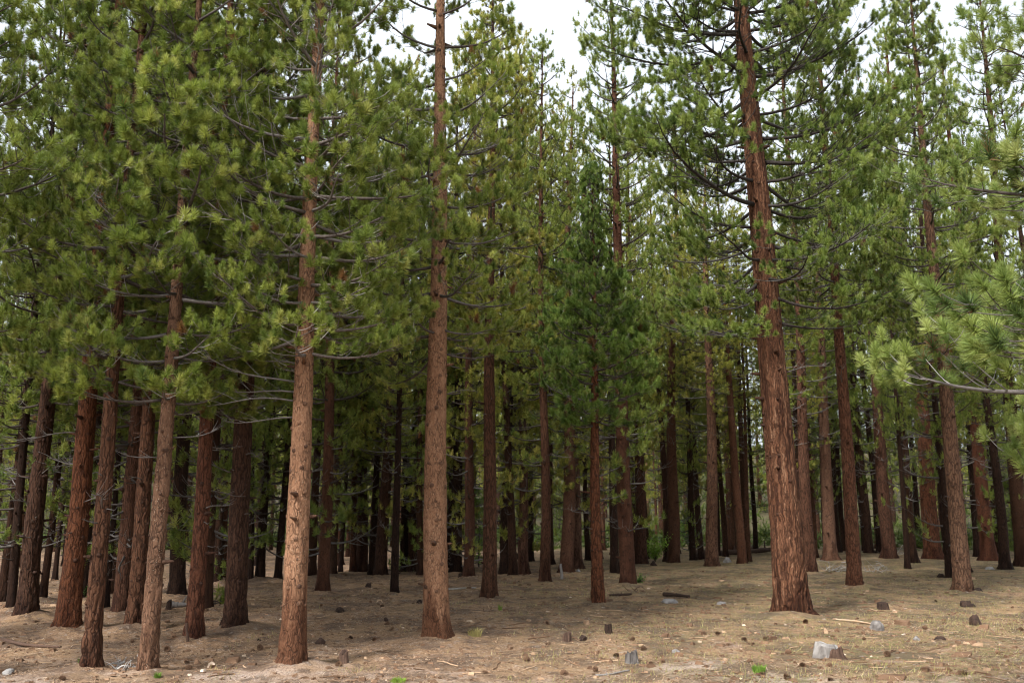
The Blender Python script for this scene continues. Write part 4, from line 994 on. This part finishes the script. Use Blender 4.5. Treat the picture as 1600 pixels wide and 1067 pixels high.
    shrub(132, 938, 22, 26, 'dull green shrub behind the orange-barked pine', 114, (0.5, 0.6, 0.6), 900, 0.05)
    shrub(186, 958, 14, 8, 'low green plant at the foot of the reddish close pair', 115, (0.7, 0.8, 0.6), 260, 0.04)
    shrub(1562, 838, 50, 30, 'green low bush in the shade near the right edge', 116, (0.6, 0.8, 0.7), 900, 0.09)
    # young pine standing bright in the shade between the scarred trunks
    p, W, H = sized(748, 886, 40, 110)
    o = tag(link('young_pine', None, None, p), 'fresh green young pine behind the brown scarred pine', 'young tree')
    st = MB(); st.tube([(0, 0, -0.1), (0, 0, 1.4), (0, 0, 2.8)], [0.04, 0.025, 0.01], 6, 0.3); link('trunk', st.mesh('young_trunk', WOOD), o)
    c = link('crown', YOUNG[0][1], o, (0, 0, 0.15), (0, 0, 1), (0.7, 0.7, 0.72), (0.9, 1.3, 0.8)); link('branches', YOUNG[0][0], c)

    # pine cones: single ones
    rng = np.random.default_rng(8)
    mb = MB()
    for k in range(60):
        t = k / 60; an = k * 2.39996; r = 0.042 * math.sin(math.pi * (0.12 + 0.83 * t)) ; z = -0.055 + 0.115 * t
        d = np.array([math.cos(an), math.sin(an), 0.25 + 0.5 * t]); u = np.array([-math.sin(an), math.cos(an), 0])
        c = np.array([0, 0, z]); tip = c + d * (r + 0.016)
        mb.add([c + d * r * 0.2 - u * 0.004, c + d * r * 0.2 + u * 0.004, tip + u * 0.012, tip - u * 0.012], [[0, 1, 2], [0, 2, 3]], [0.2, 0.2, 0.8, 0.8])
    cone = mb.mesh('pine_cone', CONE, False)
    n = 0
    while n < 80:
        px, py = rng.uniform(0, 1600), 925 + 142 * rng.random() ** 0.8
        p, d = ground_at(px, py)
        if d > 26: continue
        s = rng.uniform(0.55, 0.95)
        o = link('pine_cone', cone, None, p + Vector((0, 0, 0.035 * s)), (rng.uniform(1.1, 2.0), rng.uniform(-0.5, 0.5), rng.uniform(0, 6.3)), (s, s, s), (rng.uniform(0.7, 1.3),) * 3)
        tag(o, 'open brown pine cone on the floor ' + landmark(px), 'pine cone', 'pine cones ' + landmark(px)); n += 1

    # uncountable litter: needles, bark chips, dry grass
    def scatter(n, seed, y0, y1, pw=1.6):
        r = np.random.default_rng(seed)
        y = y0 + (y1 - y0) * r.random(n) ** pw; x = r.uniform(-0.62, 0.62, n) * y
        return r, x, y, terrain(x, y) + 0.032 * fbm(x / 0.55, y / 0.55, 0.0, 3, 21)
    n = 130000
    r, x, y, z = scatter(n, 61, 9.5, 40, 2.0)
    keep = fbm(x / 1.3, y / 1.3, 0.2, 2, 91) > -0.45
    x, y, z = x[keep], y[keep], z[keep]; n = len(x)
    a = r.uniform(0, 6.28, n); l = r.uniform(0.06, 0.17, n); w = r.uniform(0.003, 0.007, n); ti = r.normal(0, 0.12, n)
    d = np.stack([np.cos(a), np.sin(a), ti], 1); s = np.stack([-np.sin(a), np.cos(a), np.zeros(n)], 1) * w[:, None]
    c = np.stack([x, y, z + 0.008 + np.abs(ti) * l * 0.5], 1)
    V = np.stack([c - d * l[:, None] / 2 - s, c - d * l[:, None] / 2 + s, c + d * l[:, None] / 2], 1).reshape(-1, 3)
    mb = MB(); mb.add(V, np.arange(n * 3).reshape(-1, 3), np.repeat(np.clip(r.normal(0.6, 0.2, n), 0, 1), 3))
    o = link('needle_litter', mb.mesh('needle_litter', LITTER, False)); o['kind'] = 'stuff'; o['label'] = 'fallen dry pine needles covering the forest floor'; o['category'] = 'litter'
    n = 24000
    r, x, y, z = scatter(n, 62, 9.5, 36, 1.7)
    mb = MB(); cube = np.array([[-1, -1, -0.2], [1, -1, -0.2], [1, 1, -0.2], [-1, 1, -0.2], [-0.7, -0.6, 1], [0.8, -0.5, 0.8], [0.6, 0.7, 1], [-0.6, 0.6, 0.7]])
    tri = np.array([[4, 5, 6], [4, 6, 7], [0, 1, 5], [0, 5, 4], [1, 2, 6], [1, 6, 5], [2, 3, 7], [2, 7, 6], [3, 0, 4], [3, 4, 7]])
    a = r.uniform(0, 6.28, n); sx = r.lognormal(-4.1, 0.6, n); sy = sx * r.uniform(0.3, 0.9, n); sz = sx * r.uniform(0.2, 0.8, n)
    Q = cube[None] * np.stack([sx, sy, sz], 1)[:, None, :] * r.uniform(0.7, 1.3, (n, 8, 1))
    ca, sa = np.cos(a)[:, None], np.sin(a)[:, None]
    V = np.stack([Q[..., 0] * ca - Q[..., 1] * sa + x[:, None], Q[..., 0] * sa + Q[..., 1] * ca + y[:, None], Q[..., 2] + z[:, None]], 2).reshape(-1, 3)
    F = (tri[None] + (np.arange(n) * 8)[:, None, None]).reshape(-1, 3)
    mb.add(V, F, np.repeat(np.clip(r.choice([0.05, 0.15, 0.3, 0.6, 0.95], n, p=[0.42, 0.33, 0.16, 0.07, 0.02]) + r.normal(0, 0.05, n), 0, 1), 8))
    for k in range(380):                      # broken twigs among the chips
        tx, ty = r.uniform(-9, 9), 9.6 + 18 * r.random() ** 1.6; tl = r.uniform(0.12, 0.5); ta = r.uniform(0, 6.28); tq = np.linspace(-0.5, 0.5, 5)
        X_, Y_ = tx + tl * tq * math.cos(ta) + 0.04 * tl * np.sin(tq * 9), ty + tl * tq * math.sin(ta)
        mb.tube(np.stack([X_, Y_, terrain(X_, Y_) + 0.032 * fbm(X_ / 0.55, Y_ / 0.55, 0.0, 3, 21) + 0.012], 1), r.uniform(0.004, 0.011), 4, r.choice([0.05, 0.15, 0.3, 0.7]))
    for (fx, fy, fd) in FEET[:24]:            # flakes shed round the feet of the trunks
        for k in range(45):
            fa = r.uniform(0, 6.28); fr = fd * 0.55 + abs(r.normal(0, 0.28)); c0 = np.array([fx + math.cos(fa) * fr, fy + math.sin(fa) * fr, 0]); c0[2] = float(terrain(c0[0], c0[1])) + 0.07 * math.exp(-(fr / (fd + 0.1)) ** 2) + 0.01
            mb.add(cube * np.array([0.03, 0.02, 0.012]) * r.uniform(0.5, 1.6) * r.uniform(0.7, 1.3, (8, 1)) + c0, tri, r.choice([0.08, 0.2, 0.45]))
    o = link('bark_chips', mb.mesh('bark_chips', LITTER, False)); o['kind'] = 'stuff'; o['label'] = 'scattered bark chips and clods on the forest floor'; o['category'] = 'litter'
    r, x, y, z = scatter(5200, 64, 58, 185, 1.0)
    keep = fbm(x / 6, y / 6, 0.4, 2, 33) > -0.25
    x, y, z = x[keep], y[keep], z[keep]
    mb = MB()
    for k in range(3):
        P = np.stack([x + r.normal(0, 0.5, len(x)), y + r.normal(0, 0.5, len(x)), z + r.uniform(0.0, 1.0, len(x))], 1)
        D = r.normal(0, 0.5, (len(x), 3)); D[:, 2] = 1
        needles(mb, P, D, r, 9, 0.09, 0.8, np.clip(r.normal(0.3, 0.12, len(x)), 0.07, 1))
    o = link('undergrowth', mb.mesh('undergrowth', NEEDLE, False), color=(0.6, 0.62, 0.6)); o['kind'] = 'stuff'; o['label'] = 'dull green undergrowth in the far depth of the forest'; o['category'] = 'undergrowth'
    n = 60000
    r, x, y, z = scatter(n, 63, 9.8, 42, 1.5)
    m_ = fbm(x / 1.1, y / 1.1, 0.7, 3, 95) + 0.25 * np.clip(x / 6, -1.6, 1) + 0.18 * (y > 16)
    keep = m_ > 0.42
    x, y, z = x[keep], y[keep], z[keep]; n = len(x)
    a = r.uniform(0, 6.28, n); l = r.uniform(0.04, 0.13, n); o_ = r.uniform(0.2, 0.9, n)
    base = np.stack([x, y, z - 0.005], 1); tip = base + np.stack([np.cos(a) * o_ * l, np.sin(a) * o_ * l, l * (1.05 - 0.5 * o_)], 1)
    s = np.stack([-np.sin(a + 0.6), np.cos(a + 0.6), 0 * a], 1) * r.uniform(0.003, 0.006, n)[:, None]
    V = np.stack([base - s, base + s, tip], 1).reshape(-1, 3)
    mb = MB(); mb.add(V, np.arange(n * 3).reshape(-1, 3), np.repeat(np.clip(r.normal(0.5, 0.2, n), 0, 1), 3))
    o = link('grass', mb.mesh('grass', GRASS, False), color=(1, 1, 1)); o['kind'] = 'stuff'; o['label'] = 'thin dry yellow-green grass on the open ground'; o['category'] = 'grass'
ground_things()

tri_total = sum(len(m.polygons) for m in bpy.data.meshes)
print('TRIS', tri_total, 'OBJECTS', len(bpy.data.objects))
for r_ in rowsN: print('NEAR', r_)
